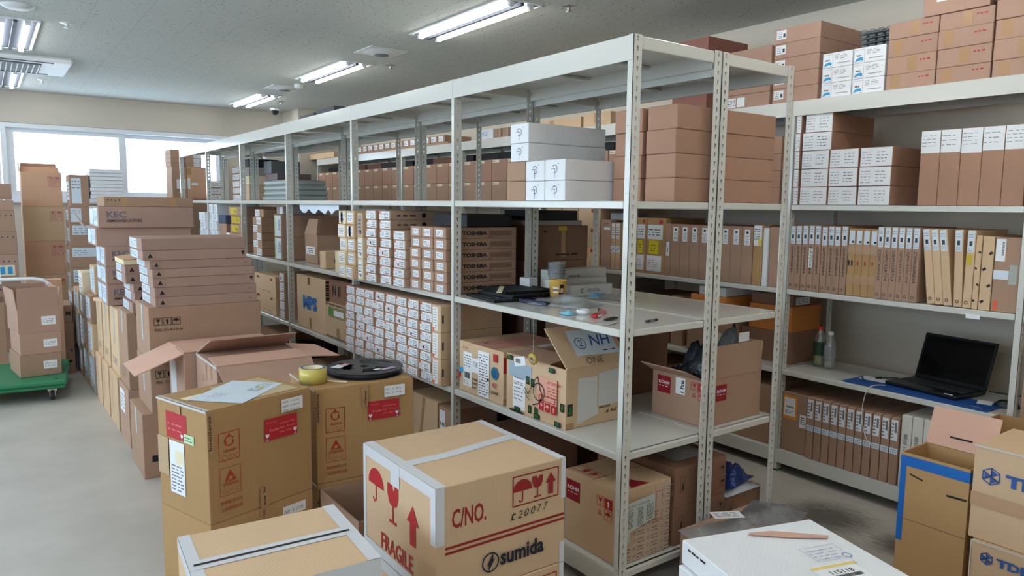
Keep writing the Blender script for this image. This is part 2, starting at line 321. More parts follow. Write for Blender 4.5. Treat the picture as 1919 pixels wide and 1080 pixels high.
def ceiling_mat():
    m = bpy.data.materials.new('pinhole_ceiling_tile'); m.use_nodes = True; nt = m.node_tree; N = nt.nodes; Lk = nt.links; b = N['Principled BSDF']
    b.inputs['Roughness'].default_value = 0.9
    g = N.new('ShaderNodeNewGeometry'); v = N.new('ShaderNodeTexVoronoi'); v.inputs['Scale'].default_value = 30; Lk.new(g.outputs['Position'], v.inputs['Vector'])
    lt = N.new('ShaderNodeMath'); lt.operation = 'LESS_THAN'; lt.inputs[1].default_value = .17; Lk.new(v.outputs['Distance'], lt.inputs[0])
    n = N.new('ShaderNodeTexNoise'); n.inputs['Scale'].default_value = 60; Lk.new(g.outputs['Position'], n.inputs['Vector'])
    gt = N.new('ShaderNodeMath'); gt.operation = 'GREATER_THAN'; gt.inputs[1].default_value = .47; Lk.new(n.outputs['Fac'], gt.inputs[0])
    mu = N.new('ShaderNodeMath'); mu.operation = 'MULTIPLY'; Lk.new(lt.outputs[0], mu.inputs[0]); Lk.new(gt.outputs[0], mu.inputs[1])
    br = N.new('ShaderNodeTexBrick'); br.inputs['Scale'].default_value = 1; br.inputs['Brick Width'].default_value = .6; br.inputs['Row Height'].default_value = .3
    br.inputs['Mortar Size'].default_value = .0016; br.inputs['Color1'].default_value = (1, 1, 1, 1); br.inputs['Color2'].default_value = (1, 1, 1, 1); br.inputs['Mortar'].default_value = (.72, .72, .72, 1)
    mp = N.new('ShaderNodeMapping'); mp.inputs['Rotation'].default_value = (0, 0, math.pi/2); Lk.new(g.outputs['Position'], mp.inputs['Vector']); Lk.new(mp.outputs[0], br.inputs['Vector'])
    mx = N.new('ShaderNodeMixRGB'); mx.inputs['Color1'].default_value = S(198, 202, 198); mx.inputs['Color2'].default_value = S(84, 86, 90); Lk.new(mu.outputs[0], mx.inputs['Fac'])
    m2 = N.new('ShaderNodeMixRGB'); m2.blend_type = 'MULTIPLY'; m2.inputs['Fac'].default_value = 1; Lk.new(mx.outputs[0], m2.inputs['Color1']); Lk.new(br.outputs['Color'], m2.inputs['Color2'])
    Lk.new(m2.outputs[0], b.inputs['Base Color']); return m
WALLM = mat('painted_wall', S(190, 184, 172), 0.75, bump=(40, .08, .002)); FLOORM = floor_mat(); CEILM = ceiling_mat()
def struct(name, b): return tag(b.build(name), kind='structure')
b = MB(); b.box(XL - .2, XW + .2, YB - .2, YF + .2, -.12, 0, FLOORM); struct('floor', b)
b = MB(); b.box(XL - .2, XW + .2, YB - .2, YF + .2, ZC, ZC + .12, CEILM); struct('ceiling', b)
b = MB(); b.box(XW, XW + .2, YB, YF, 0, ZC, mat('painted_wall_lit', S(222, 212, 196), 0.75, bump=(40, .08, .002))); struct('wall_right', b)  # lighter copy of the wall paint; warm light is put into its colour
b = MB(); b.box(XL, XW, YB - .2, YB, 0, ZC, WALLM); struct('wall_back', b)
# far wall with its window band
WX0, WX1, WZ0, WZ1 = -3.9, .84, 1.48, 2.39
b = MB(); b.box(XL - .2, XW + .2, YF, YF + .2, 0, WZ0, WALLM); b.box(XL - .2, XW + .2, YF, YF + .2, WZ1, ZC, WALLM)
b.box(XL - .2, WX0, YF, YF + .2, WZ0, WZ1, WALLM); b.box(WX1, XW + .2, YF, YF + .2, WZ0, WZ1, WALLM); struct('wall_far', b)
b = MB(); LY0, LY1, LZ0, LZ1 = -2.4, 7.2, .95, 2.4
b.box(XL - .2, XL, YB, YF, 0, LZ0, WALLM); b.box(XL - .2, XL, YB, YF, LZ1, ZC, WALLM); b.box(XL - .2, XL, YB, LY0, LZ0, LZ1, WALLM); b.box(XL - .2, XL, LY1, YF, LZ0, LZ1, WALLM); struct('wall_left', b)
b = MB(); b.box(1.6, XW, 7.78, YF, 0, ZC, WALLM); struct('trim_1', b)        # the pillar in the far right corner
b = MB(); b.box(XW - .012, XW, YB, 7.78, 0, .1, mat('dark_skirting', S(44, 42, 42), .6)); struct('baseboard_right', b)
GLASS = bpy.data.materials.new('window_glass'); GLASS.use_nodes = True
_nt = GLASS.node_tree; _nt.nodes.remove(_nt.nodes['Principled BSDF']); _o = _nt.nodes['Material Output']
_t = _nt.nodes.new('ShaderNodeBsdfTransparent'); _t.inputs[0].default_value = (.95, .98, 1, 1); _g = _nt.nodes.new('ShaderNodeBsdfGlossy'); _g.inputs['Roughness'].default_value = .02
_m = _nt.nodes.new('ShaderNodeMixShader'); _m.inputs[0].default_value = .06; _nt.links.new(_t.outputs[0], _m.inputs[1]); _nt.links.new(_g.outputs[0], _m.inputs[2]); _nt.links.new(_m.outputs[0], _o.inputs[0])
# window 1: two sliding sashes in the far wall, window 2 beside it
def far_window(n, x0, x1, z0, z1, split):
    r = tag(empty('window_%d' % n, ((x0 + x1) / 2, YF, z0)), kind='structure'); cx = (x0 + x1) / 2
    b = MB()
    for a in ((x0, x1, z1 - .05, z1), (x0, x1, z0, z0 + .05), (x0, x0 + .05, z0 + .05, z1 - .05), (x1 - .05, x1, z0 + .05, z1 - .05)): b.box(a[0] - cx, a[1] - cx, -.02, .16, a[2] - z0, a[3] - z0, FRAMEW)
    b.build('window_frame', r)
    for k, (a0, a1, dy) in enumerate(((x0 + .05, split + .03, .03), (split - .03, x1 - .05, .09))):
        b = MB(); t = .075
        zz0, zz1 = z0 + .04, z1 - .05
        for a in ((a0, a1, zz1 - .05, zz1), (a0, a1, zz0, zz0 + t), (a0, a0 + t, zz0 + t, zz1 - .05), (a1 - t, a1, zz0 + t, zz1 - .05)): b.box(a[0] - cx, a[1] - cx, dy, dy + .04, a[2] - z0, a[3] - z0, FRAMEW)
        s = b.build('window_sash', r)
        b = MB(); b.box(a0 + t - .01 - cx, a1 - t + .01 - cx, dy + .017, dy + .022, zz0 + t - .01 - z0, zz1 - .04 - z0, GLASS); b.build('window_pane', s)
    b = MB(); b.box(x0 - .02 - cx, x1 + .02 - cx, -.05, .02, -.03, 0.0, FRAMEW, c=.004); b.build('window_sill', r)
far_window(1, -1.645, .84, 1.5, 2.385, -.40)
far_window(2, -3.9, -1.66, 1.5, 2.385, -2.75)
r = tag(empty('window_3', (XL, (LY0 + LY1) / 2, LZ0)), kind='structure'); cy = (LY0 + LY1) / 2
b = MB(); n = 6
for i in range(n + 1):
    y = LY0 + (LY1 - LY0) * i / n; b.box(-.14, -.02, y - .03 - cy, y + .03 - cy, 0, LZ1 - LZ0, FRAMEW)
b.box(-.14, -.02, LY0 - cy, LY1 - cy, 0, .05, FRAMEW); b.box(-.14, -.02, LY0 - cy, LY1 - cy, LZ1 - LZ0 - .05, LZ1 - LZ0, FRAMEW); b.build('window_frame', r)
b = MB(); b.box(-.085, -.08, LY0 - cy, LY1 - cy, 0, LZ1 - LZ0, GLASS); b.build('window_pane', r)
for nm, loc, rt, sx, sy in (('window_daylight_far', ((WX0 + WX1) / 2, YF + .19, (WZ0 + WZ1) / 2), (math.pi/2, 0, 0), WX1 - WX0, WZ1 - WZ0),
                            ('window_daylight_left', (XL - .19, cy, (LZ0 + LZ1) / 2), (0, -math.pi/2, 0), LZ1 - LZ0, LY1 - LY0)):
    ld = bpy.data.lights.new(nm, 'AREA'); ld.shape = 'RECTANGLE'; ld.size = sx; ld.size_y = sy; ld.cycles.is_portal = True
    lo = bpy.data.objects.new(nm, ld); COL.objects.link(lo); lo.location = loc
    lo.rotation_euler = (math.pi/2, 0, math.pi) if 'far' in nm else (0, math.pi/2, math.pi)
    lo.rotation_euler = Vector((0, -1, 0)).to_track_quat('-Z', 'Z').to_euler() if 'far' in nm else Vector((1, 0, 0)).to_track_quat('-Z', 'Y').to_euler()
    if 'left' in nm: ld.size, ld.size_y = LY1 - LY0, LZ1 - LZ0
# ceiling lights: recessed twin tube fittings
WHITEC = mat('white_enamel', S(228, 230, 232), .45)
_lt = []
def light(x, y, label, lx=.30, ly=1.22):
    r = empty('ceiling_light', (x, y, ZC), 0, label, 'light', 'recessed twin-tube ceiling lights')
    if not _lt:
        b = MB()
        for a in ((-lx/2, lx/2, -ly/2, -ly/2 + .02), (-lx/2, lx/2, ly/2 - .02, ly/2), (-lx/2, -lx/2 + .02, -ly/2, ly/2), (lx/2 - .02, lx/2, -ly/2, ly/2)): b.box(a[0], a[1], a[2], a[3], -.008, 0, WHITEC)
        _lt.append(('frame', b.mesh('frame')))
        b = MB()
        for sx in (-1, 1):  # slanted reflector wings either side of each tube, below the ceiling face
            b.poly([(sx*.135, -.59, -.006), (sx*.135, .59, -.006), (sx*.01, .59, -.002), (sx*.01, -.59, -.002)], PLATEM)
        b.box(-.012, .012, -.59, .59, -.024, -.002, PLATEM)
        _lt.append(('reflector', b.mesh('reflector')))
        for sx in (-1, 1):
            b = MB(); b.cyl((sx*.075, -.555, -.019), (sx*.075, .555, -.019), .014, TUBEM, 12); _lt.append(('lamp_tube', b.mesh('lamp_tube')))
        for sy in (-1, 1):
            b = MB(); [b.box(q*.075 - .018, q*.075 + .018, sy*.57 - .014, sy*.57 + .014, -.034, -.002, WHITEC, c=.003) for q in (-1, 1)]; _lt.append(('lamp_holder', b.mesh('lamp_holder')))
    for nm, me in _lt: place(nm, me, r)
for i, y in enumerate((7.35, 4.91, 2.46, -.05, -2.5)):
    light(.905, y, ['ceiling light farthest away, near the dome camera', 'middle ceiling light of the row over the tall shelving', 'large nearest ceiling light at the top of the picture', 'ceiling light above the front shelving end out of view', 'ceiling light behind the viewer on the shelving side'][i])
for i, y in enumerate((7.43, 4.96, 2.46, -.05, -2.5)):
    light(-1.6, y, ['ceiling light at left edge beyond the air conditioner', 'bright ceiling light at upper left before the air conditioner', 'ceiling light over the left aisle nearer the viewer', 'ceiling light overhead on the left side', 'ceiling light behind the viewer on the aisle side'][i])

for i, y in enumerate((7.43, 4.96, 2.46, -.05, -2.5)):
    light(-4.05, y, ['ceiling light by the left wall near the far window', 'second ceiling light by the left wall', 'third ceiling light by the left wall', 'fourth ceiling light by the left wall', 'ceiling light by the left wall behind the viewer'][i])

light(1.45, -1.65, 'added unseen light over the narrow aisle behind the viewer'); light(-.35, -1.2, 'added unseen light above the viewer')  # two fittings off the ceiling grid, added to brighten the right foreground

# air conditioner cassette
r = empty('air_conditioner', (-1.66, 6.2, ZC), 0, 'white ceiling cassette air conditioner with slatted grey grille', 'air conditioner')
b = MB(); b.box(-.53, .53, -.42, .42, -.05, 0, WHITEC, c=.02); b.build('housing', r)
b = MB(); b.box(-.3, .3, -.26, .26, -.06, -.049, mat('grille_grey', S(110, 112, 114), .6), c=.003); g_ = b.build('grille', r)
b = MB()
for i in range(15): b.box(-.28 + i*.04, -.272 + i*.04, -.25, .25, -.066, -.059, WHITEC)
b.build('slats', g_)
b = MB(); b.box(-.42, .38, -.375, -.325, -.056, -.049, BLACKP); b.build('air_slot', r)
b = MB(); b.box(-.42, .38, .325, .375, -.056, -.049, BLACKP); b.build('air_slot', r)
# round speaker, sprinklers, detectors, vents, camera
b = MB(); b.lathe([(0, -.02), (.07, -.018), (.095, -.004), (.1, 0)], WHITEC, 24); tag(b.build('ceiling_speaker', None, (-1.6, 3.97, ZC)), 'round white ceiling speaker at the upper left corner', 'speaker')
for i, (x, y, t) in enumerate(((-1.3, 4.3, 'above the left aisle near the air conditioner'), (-1.28, 7.3, 'near the far window wall'), (1.2, 1.78, 'right of the nearest ceiling light'), (1.2, 4.26, 'between the middle ceiling light and the shelving'), (1.2, 7.27, 'close to the dome camera'))):
    b = MB(); b.lathe([(.045, 0), (.04, -.006), (.012, -.008), (.01, -.03), (.02, -.032), (.02, -.036), (0, -.036)], ALU if i > 1 else WHITEC, 14)
    tag(b.build('sprinkler_head', None, (x, y, ZC)), 'small sprinkler head in the ceiling ' + t, 'sprinkler', 'ceiling sprinklers')
for i, (x, y, t) in enumerate(((.87, 3.76, 'between nearest and middle lights'), (.87, 6.15, 'between middle and farthest lights'))):
    r = empty('ceiling_vent', (x, y, ZC), 0, 'square white ceiling air diffuser ' + t, 'vent', 'ceiling air diffusers')
    b = MB(); b.box(-.17, .17, -.17, .17, -.008, 0, WHITEC, c=.003); b.build('panel', r)
    b = MB(); b.lathe([(.06, -.03), (.11, -.02), (.145, -.01), (.15, -.008)], WHITEC, 24); b.lathe([(0, -.034), (.06, -.034), (.06, -.012)], GREYI, 24); b.build('diffuser_cone', r)
b = MB(); b.lathe([(0, -.045), (.03, -.042), (.045, -.03), (.05, 0)], WHITEC, 16); tag(b.build('smoke_detector', None, (.92, 5.84, ZC)), 'small round white smoke detector beyond the middle light', 'detector')
r = empty('dome_camera', (1.36, 7.97, ZC), 0, 'small white dome security camera in the far corner', 'camera')
b = MB(); b.lathe([(0, -.03), (.062, -.03), (.068, -.02), (.068, 0)], WHITEC, 20); b.build('base', r)
b = MB(); b.lathe([(0, -.085), (.025, -.08), (.042, -.062), (.05, -.03)], mat('smoked_dome', S(30, 34, 40), .1), 20); b.build('dome', r)

# ================================================================ steel racking
SLOTZ = .0343
def post_mesh(h, fx, fy, slot_x=True, slot_y=False, t=.002):
    """angle post with its outer corner at the origin: one flange fx wide along +-x, one fy wide along +y"""
    b = MB(); sg = 1 if fx > 0 else -1; W = abs(fx)
    def flange(P, width, slots, hole):
        # P(u, z, o): u across, o = 0 outer / 1 inner
        n = int((h - .02) / SLOTZ); hw, hh = hole; cu = width * .5
        def q(a, b_, z0, z1):
            if b_ - a > 1e-5 and z1 - z0 > 1e-5:
                for o in (0, 1):
                    v = [P(a, z0, o), P(b_, z0, o), P(b_, z1, o), P(a, z1, o)]; b.poly(v if o == 0 else v[::-1], STEEL)
        if not slots:
            q(0, width, 0, h)
        else:
            q(0, cu - hw, 0, h); q(cu + hw, width, 0, h); z = 0
            for i in range(n):
                zc = h - .014 - SLOTZ * i; lo, hi = zc - hh, zc + hh
                mid = zc + hh * .1; k = hw * .55
                for o in (0, 1):    # the shoulders that make the key-hole shape
                    for s_ in (-1, 1):
                        v = [P(cu + s_*hw, lo, o), P(cu + s_*k, lo, o), P(cu + s_*k, mid - .002, o), P(cu + s_*hw, mid, o)]; b.poly(v, STEEL)
                # reveal of the hole
                for s_ in (-1, 1):
                    b.poly([P(cu + s_*hw, mid, 0), P(cu + s_*hw, hi, 0), P(cu + s_*hw, hi, 1), P(cu + s_*hw, mid, 1)], STEEL)
                b.poly([P(cu - hw, hi, 0), P(cu + hw, hi, 0), P(cu + hw, hi, 1), P(cu - hw, hi, 1)], STEEL)
                b.poly([P(cu - k, lo, 0), P(cu + k, lo, 0), P(cu + k, lo, 1), P(cu - k, lo, 1)], STEEL)
                top = lo + SLOTZ if False else None
                z_up = h if i == 0 else h - .014 - SLOTZ * (i - 1) - hh
                q(cu - hw, cu + hw, hi, z_up)
                last = lo
            q(cu - hw, cu + hw, 0, last)
        for a in (0, width):
            b.poly([P(a, 0, 0), P(a, h, 0), P(a, h, 1), P(a, 0, 1)], STEEL)
        b.poly([P(0, h, 0), P(width, h, 0), P(width, h, 1), P(0, h, 1)], STEEL)
    flange(lambda u, z, o: (sg * u, o * t, z), W, slot_x, (.0045, .0085))
    flange(lambda u, z, o: (sg * o * t, u, z), fy, slot_y, (.0035, .0085))
    if not slot_y:      # rivet holes on the plain flange
        z = .14
        while z < h:
            for u in (.3, .7): b.box(-.0004 * sg, .0004 * sg, fy * u - .0012, fy * u + .0012, z - .0012, z + .0012, DKGREY)
            z += .235
    return b.mesh('upright_post')
HT = 2.098
POST_FRONT = post_mesh(HT, .041, .027); POST_REAR = post_mesh(HT, -.041, .030, True, True)
WPOST_FRONT = post_mesh(2.0845, .041, .027); WPOST_REAR = post_mesh(2.0845, -.041, .030, True, True)
def beam(root, x0, x1, y0, y1, ztop, h, lipx=0, name='shelf_beam'):
    b = MB(); cx, cy = (x0 + x1) / 2, (y0 + y1) / 2
    b.box(x0 - cx, x1 - cx, y0 - cy, y1 - cy, -h, 0, STEEL, c=.0025)
    o = b.build(name, root); o.location = (cx - root.location.x, cy - root.location.y, ztop - root.location.z); return o
def rack(name, label, X, depth, ys, levels, top, bot, ends=(True, True), joint=True):
    """levels: list of (z, beam height); ys: post positions; the open face is at x = X"""
    r = empty(name, (X, ys[0], 0), 0, label, 'shelving')
    for k, y in enumerate(ys):
        dy = 0 if k == 0 else -.0135
        for me, xx in ((WPOST_FRONT if X > 1.5 else POST_FRONT, 0), (WPOST_REAR if X > 1.5 else POST_REAR, depth)):
            o = place('upright_post', me, r, (xx, y + dy - ys[0], 0))
            b = MB(); b.box(*((0, .043) if xx == 0 else (-.043, 0)), -.002, .032, 0, .012, GREEN if X > 1.5 else BLACKP, c=.002); b.build('foot_pad', o)
    for k, (ya, yb) in enumerate(zip(ys, ys[1:])):
        a, c_ = ya + (.029 if k == 0 else .016), yb - .016
        for z, h in levels:
            front_top = h > .05
            # tray
            b = MB(); cy = (a + c_) / 2; L2 = (c_ - a) / 2
            b.box(.004, depth - .004, -L2, L2, -.004, -.0005, STEEL)
            if front_top and z > 1.8:
                for f in (.3, .62): b.box(.02, depth - .02, -L2 + 2*L2*f - .02, -L2 + 2*L2*f + .02, -.018, -.0045, STEEL, c=.003)
            o = b.build('shelf_panel', r, (0, cy - ys[0], z))
            fa, fb = (ya + (.0 if k == 0 else .0), yb) if front_top and joint else (a, c_)
            off = -.0022 if front_top and joint else 0.0
            fb2 = yb - .0008 if front_top and joint else c_
            beam(r, X + off - .0005, X + .0245 if not (front_top and joint) else X - .0003, fa + (.0008 if front_top and joint else 0), fb2, z, h)
            if front_top and joint:
                beam(r, X + .003, X + .024, a, c_, z - .0045, .02, name='beam_lip')
            beam(r, X + depth - .0245, X + depth - .003, a, c_, z, min(h, .06))
            # cross rails at both sides of the bay
            eh = .045 if z > 1.8 else .026
            beam(r, X + .042, X + depth - .042, ya + (.0028 if k == 0 else -.011), ya + (.006 if k == 0 else -.007) + .012, z, eh, name='side_rail')
            beam(r, X + .042, X + depth - .042, c_ - .002, c_ + .002, z, eh, name='side_rail')
    return r
D1 = .4768
LV = [(.125, .076), (.589, .028), (1.055, .028), (1.5217, .028), (2.095, .086)]
YS = [1.2 * k for k in range(7)]
rack('shelving_rack', 'long white slotted-angle steel shelving run facing the left aisle', 0.0, D1 - .001, YS, LV, 2.095, .125)
rack('shelving_rack', 'white steel shelving run standing back to back behind the aisle run', D1 + .0035, D1 - .006, YS, LV, 2.095, .125)
WLV = [(.131, .078), (.596, .028), (1.055, .028), (1.523, .028), (2.084, .08)]
WYS = [-1.82, -.62, .53, 1.73, 2.76, 3.95, 5.155, 6.35, 7.55]
rack('shelving_rack', 'long white steel shelving run standing along the right wall', 1.764, D1, WYS, WLV, 2.084, .131)
# ================================================================ printed marks used on many boxes
def reel_label(seed, hot=True, fx=.06, fy=.08):
    def f(d, w, h):
        x, y, W_, H_ = w*fx, h*fy, w*(1 - 2*fx), h*(1 - 2*fy)
        d.rect(x, y, W_, H_, PAPER); r = random.Random(seed)
        d.lines(x + W_*.05, y + H_*.15, W_*.35, H_*.7, 4, GREYI, seed, .35)
        d.lines(x + W_*.5, y + H_*.35, W_*.42, H_*.5, 3, INK, seed + 7, .4)
        d.bars(x + W_*.5, y + H_*.1, W_*.4, H_*.16, GREYI, 12, seed)
        if hot: d.rect(x, y + H_*.72, W_*r.uniform(.08, .16), H_*.28, ORED)
        if hot and r.random() < .3: d.disc(x + W_*.4, y + H_*.4, H_*.22, MAROON, 0, 0, 360, 8)
    return f
def small_label(seed, x=.1, y=.2, ww=.8, hh=.6, m=None, ink=None):
    def f(d, w, h):
        d.rect(w*x, h*y, w*ww, h*hh, m or PAPER); d.lines(w*(x + ww*.1), h*(y + hh*.15), w*ww*.8, h*hh*.7, 4, ink or GREYI, seed, .35)
    return f
def care_row(x, y, s, m, n=3, icons='gau', fr=True):
    def f(d, w, h):
        for i, c in enumerate(icons[:n]):
            a = x + i * s * 1.08
            if fr: d.frame(a, y, s, s, s*.06, m)
            {'g': d.glass, 'a': d.arrow, 'u': d.umbrella, 'r': d.recycle}[c](a + s/2, y + s*.15, s*.7, m)
    return f
def rohm_square(d, x, y, s, m=MAROON):
    d.rect(x, y, s, s, m); d.text(x + s*.1, y + s*.52, s*.2, 'ROHM', PAPER, w=s*.8, bold=.02); d.lines(x + s*.12, y + s*.36, s*.76, s*.06, 1, CREAMP, 3, .7)
def carestack(d, x, y, s, m=RED):
    d.frame(x, y + s*1.1, s, s, s*.05, m); d.glass(x + s*.5, y + s*1.25, s*.7, m); d.rect(x + s*1.1, y + s*1.1, s, s, m); d.arrow(x + s*1.6, y + s*1.3, s*.62, PAPER)
    d.recycle(x + s*.5, y + s*.1, s*.8, m); d.frame(x + s*1.1, y, s, s, s*.05, m); d.umbrella(x + s*1.6, y + s*.15, s*.7, m)
def tape_top(width=.05, m=None, drop=.06):
    """centre tape strip on the lid"""
    return ('packing_tape', 'T', 'tt%s%s' % (width, (m or TAPE).name), lambda d, w, h: d.rect(0, h/2 - width/2, w, width, m or TAPE))
def tape_drop(face, width=.05, m=None, drop=.07):
    return ('packing_tape', face, 'td%s%s%s' % (width, (m or TAPE).name, drop), lambda d, w, h: d.rect(w/2 - width/2, h - drop, width, drop, m or TAPE))
RNG = random.Random(11)
def J(a=.002): return RNG.uniform(-a, a)

# ================================================================ island, bay nearest the viewer
TH = .0012
zA, zB, zC, zD, zT = .1262, .5902, 1.0562, 1.5229, 2.0962
# --- level D: white boxes with a ring-and-stem logo
def logo_p(d, w, h):
    s = min(w, h); cx, cy = w*.5, h*.55; d.disc(cx, cy, s*.2, NAVY, s*.165, -120, 150, 18)
    d.rect(cx - s*.03, cy - s*.42, s*.03, s*.44, NAVY); d.rect(cx - s*.26, cy - .0, s*.3, s*.03, NAVY)
    d.lines(cx + s*.28, cy + s*.22, s*.08, s*.04, 1, NAVY, 2, .8)
def white_logo(y0, y1, z0, z1, lab, x0=.02):
    return carton('logo_carton', lab, x0, .462, y0, y1, z0, z1, C_WHITE, [('printed_logo', 'L', 'lp', logo_p)], group='white logo cartons on the upper shelf')
white_logo(.379, .506, zD, 1.604, 'white carton with dark ring logo, bottom row, right one'); white_logo(.51, .637, zD, 1.603, 'white carton with dark ring logo, bottom row, left one')
white_logo(.380, .507, 1.6055, 1.688, 'white carton with dark ring logo, second row, right one'); white_logo(.511, .638, 1.6045, 1.687, 'white carton with dark ring logo, second row, left one')
white_logo(.622, .748, 1.6895, 1.766, 'white logo carton lying across, second from top'); white_logo(.624, .75, 1.7675, 1.85, 'topmost white logo carton on the upper shelf')
carton('small_carton', 'small plain brown carton under the white logo boxes, lower', .02, .44, .641, .775, zD, 1.605, C_BROWN)
carton('small_carton', 'small plain brown carton directly on another, beside white boxes', .02, .44, .643, .773, 1.6065, 1.688, C_BROWN)
# --- plain terracotta cartons, two columns of four
for c, (ya, yb, nm) in enumerate(((.032, .182, 'near'), (.205, .36, 'rear'))):
    for i in range(4):
        carton('plain_carton', '%s plain terracotta carton of the %s column on the upper shelf end' % (['lowest', 'second lowest', 'second highest', 'topmost'][i], nm),
               .268 + J(.004), .884, ya + J(), yb + J(), zD + i*.0915, zD + i*.0915 + .0905, C_TERRA, group='plain terracotta cartons on the upper shelf', seam=None)

# --- level C: the open shelf used as a table
def crumpled(name, label, cat, cx, cy, z, sx, sy, sz, m, seed, n=14, rot=0.0, parent=None, group=None):
    """a thin crumpled plastic bag: two sheets puffed apart, with creases"""
    r = random.Random(seed); b = MB(); V = []
    for side in (1, 0):
        for j in range(n + 1):
            for i in range(n + 1):
                u, v = i / n * 2 - 1, j / n * 2 - 1; e = max(0, (1 - u**4) * (1 - v**4))
                zz = e * sz * (.55 + .45 * math.sin(3.1*u + seed) * math.cos(2.7*v + seed)) * (1 if side else .04) + (r.uniform(-.5, .5) * sz * .22 * e if side else 0)
                V.append((u * sx / 2 + r.uniform(-1, 1) * sx * .012, v * sy / 2 + r.uniform(-1, 1) * sy * .012, max(zz, .0004 if side else 0)))
    N1 = (n + 1) ** 2; F = []
    for j in range(n):
        for i in range(n):
            a = j*(n+1) + i; F.append((a, a+1, a+n+2, a+n+1)); F.append(tuple(N1 + k for k in (a, a+n+1, a+n+2, a+1)))
    b.add(V, F, m, smooth=True); o = b.build(name, parent, (cx, cy, z), rot)
    return tag(o, label, cat, group) if not parent else o
for i, (x, y, rt, w, d_, t) in enumerate(((.19, 1.0, -.12, .3, .3, 'lowest black component tray at the shelf edge'), (.27, 1.02, .1, .3, .26, 'black component tray second in the loose pile'), (.28, 1.06, -.05, .28, .26, 'topmost black component tray of the loose pile'))):
    r = empty('component_tray', (x, y, zC + .001 + i*.0125), rt, t, 'tray', 'black trays on the work shelf')
    b = MB(); b.box(-w/2, w/2, -d_/2, d_/2, 0, .006, BLACKP, c=.002)
    for a in ((-w/2, w/2, -d_/2, -d_/2 + .004), (-w/2, w/2, d_/2 - .004, d_/2), (-w/2, -w/2 + .004, -d_/2, d_/2), (w/2 - .004, w/2, -d_/2, d_/2)): b.box(a[0], a[1], a[2], a[3], 0, .011, BLACKP)
    b.build('tray_body', r); b = MB()
    for k in range(9): b.box(-w/2 + .015 + k*(w - .03)/9, -w/2 + .015 + k*(w - .03)/9 + .006, -d_/2 + .01, d_/2 - .01, .006, .0095, DKGREY)
    b.build('tray_ribs', r)
b = MB(); b.box(-.13, .13, -.012, .012, 0, .004, CREAMP); tag(b.build('cardboard_strip', None, (.15, 1.0, zC + .0145 + .026), .9), 'thin cream strip lying on the black trays', 'strip')
for i, (x, y, rt) in enumerate(((.47, .97, .5), (.43, 1.07, -.3))):
    b = MB()
    for k in range(10): b.box(-.1 + k*.02, -.086 + k*.02, -.02, .02, 0, .016, BLACKP, c=.003)
    b.box(-.1, .1, -.022, .022, 0, .005, BLACKP); tag(b.build('connector_strip', None, (x, y, zC + .001), rt), ['ribbed black connector strip behind the trays', 'ribbed black connector strip beside the rear post'][i], 'strip')
b = MB(); b.box(-.09, .09, -.014, .014, 0, .014, BLACKP, c=.002)
for k in range(12): b.box(-.085 + k*.0145, -.078 + k*.0145, -.0142, .0142, .003, .0145, NAVY)
tag(b.build('toothed_black_strip', None, (.165, .752, zC + .001), -1.45), 'black toothed plastic strip in front of the bubble wrap', 'strip')
# bubble wrap
def bubble_wrap(cx, cy, z, sx, sy, label, seed):
    o = crumpled('bubble_wrap', label, 'bubble wrap', cx, cy, z, sx, sy, .045, CLEAR, seed, 16, .3); return o
bubble_wrap(.27, .66, zC + .001, .20, .30, 'clear crumpled plastic wrap spread on the work shelf', 3)
# printed noodle cup with a plain generic face left out
r = empty('paper_cup', (.392, .86, zC), 0, 'orange printed paper cup with a dark haired figure picture', 'cup')
b = MB(); b.lathe([(0, 0), (.036, 0), (.043, .088), (.0445, .09), (.041, .088), (.034, .006), (0, .006)], mat('cup_orange', S(232, 186, 96), .5), 28)
b.build('cup_body', r)
b = MB()   # plain picture: generic figure, curved with the cup wall
def on_cup(a0, a1, z0, z1, m, n=4):
    for k in range(n):
        p, q = a0 + (a1 - a0)*k/n, a0 + (a1 - a0)*(k + 1)/n; R_ = lambda z: .0366 + .007 * z / .088
        b.poly([(R_(z0)*math.cos(p), R_(z0)*math.sin(p), z0), (R_(z0)*math.cos(q), R_(z0)*math.sin(q), z0), (R_(z1)*math.cos(q), R_(z1)*math.sin(q), z1), (R_(z1)*math.cos(p), R_(z1)*math.sin(p), z1)], m)
A0 = math.atan2(-1.855 - .86, -1.855 - .392)
on_cup(A0 + .12, A0 + .85, .005, .03, INK); on_cup(A0 + .3, A0 + .68, .03, .052, mat('skin_print', S(226, 180, 150), .5)); on_cup(A0 + .24, A0 + .74, .052, .07, INK); on_cup(A0 + .22, A0 + .32, .035, .06, INK)
on_cup(A0 - .6, A0 + .1, .05, .056, PAPER); on_cup(A0 - .65, A0 - .05, .04, .046, GREYI); on_cup(A0 - .6, A0 + .05, .03, .036, PAPER)
b.build('printed_picture', r)
r = empty('clear_cup_stack', (.452, .945, zC), .2, 'nest of crinkled clear plastic cups behind the orange cup', 'cups')
for k in range(5):
    b = MB(); z0 = .05 + k*.014; b.lathe([(.03, z0), (.045, z0 + .06), (.048, z0 + .062), (.044, z0 + .06), (.029, z0 + .002), (0, z0 + .002)], CLEAR, 14); b.build('clear_cup', r)
b = MB(); b.lathe([(0, 0), (.034, 0), (.036, .05), (.03, .052)], CLEAR, 14); b.build('clear_base', r)
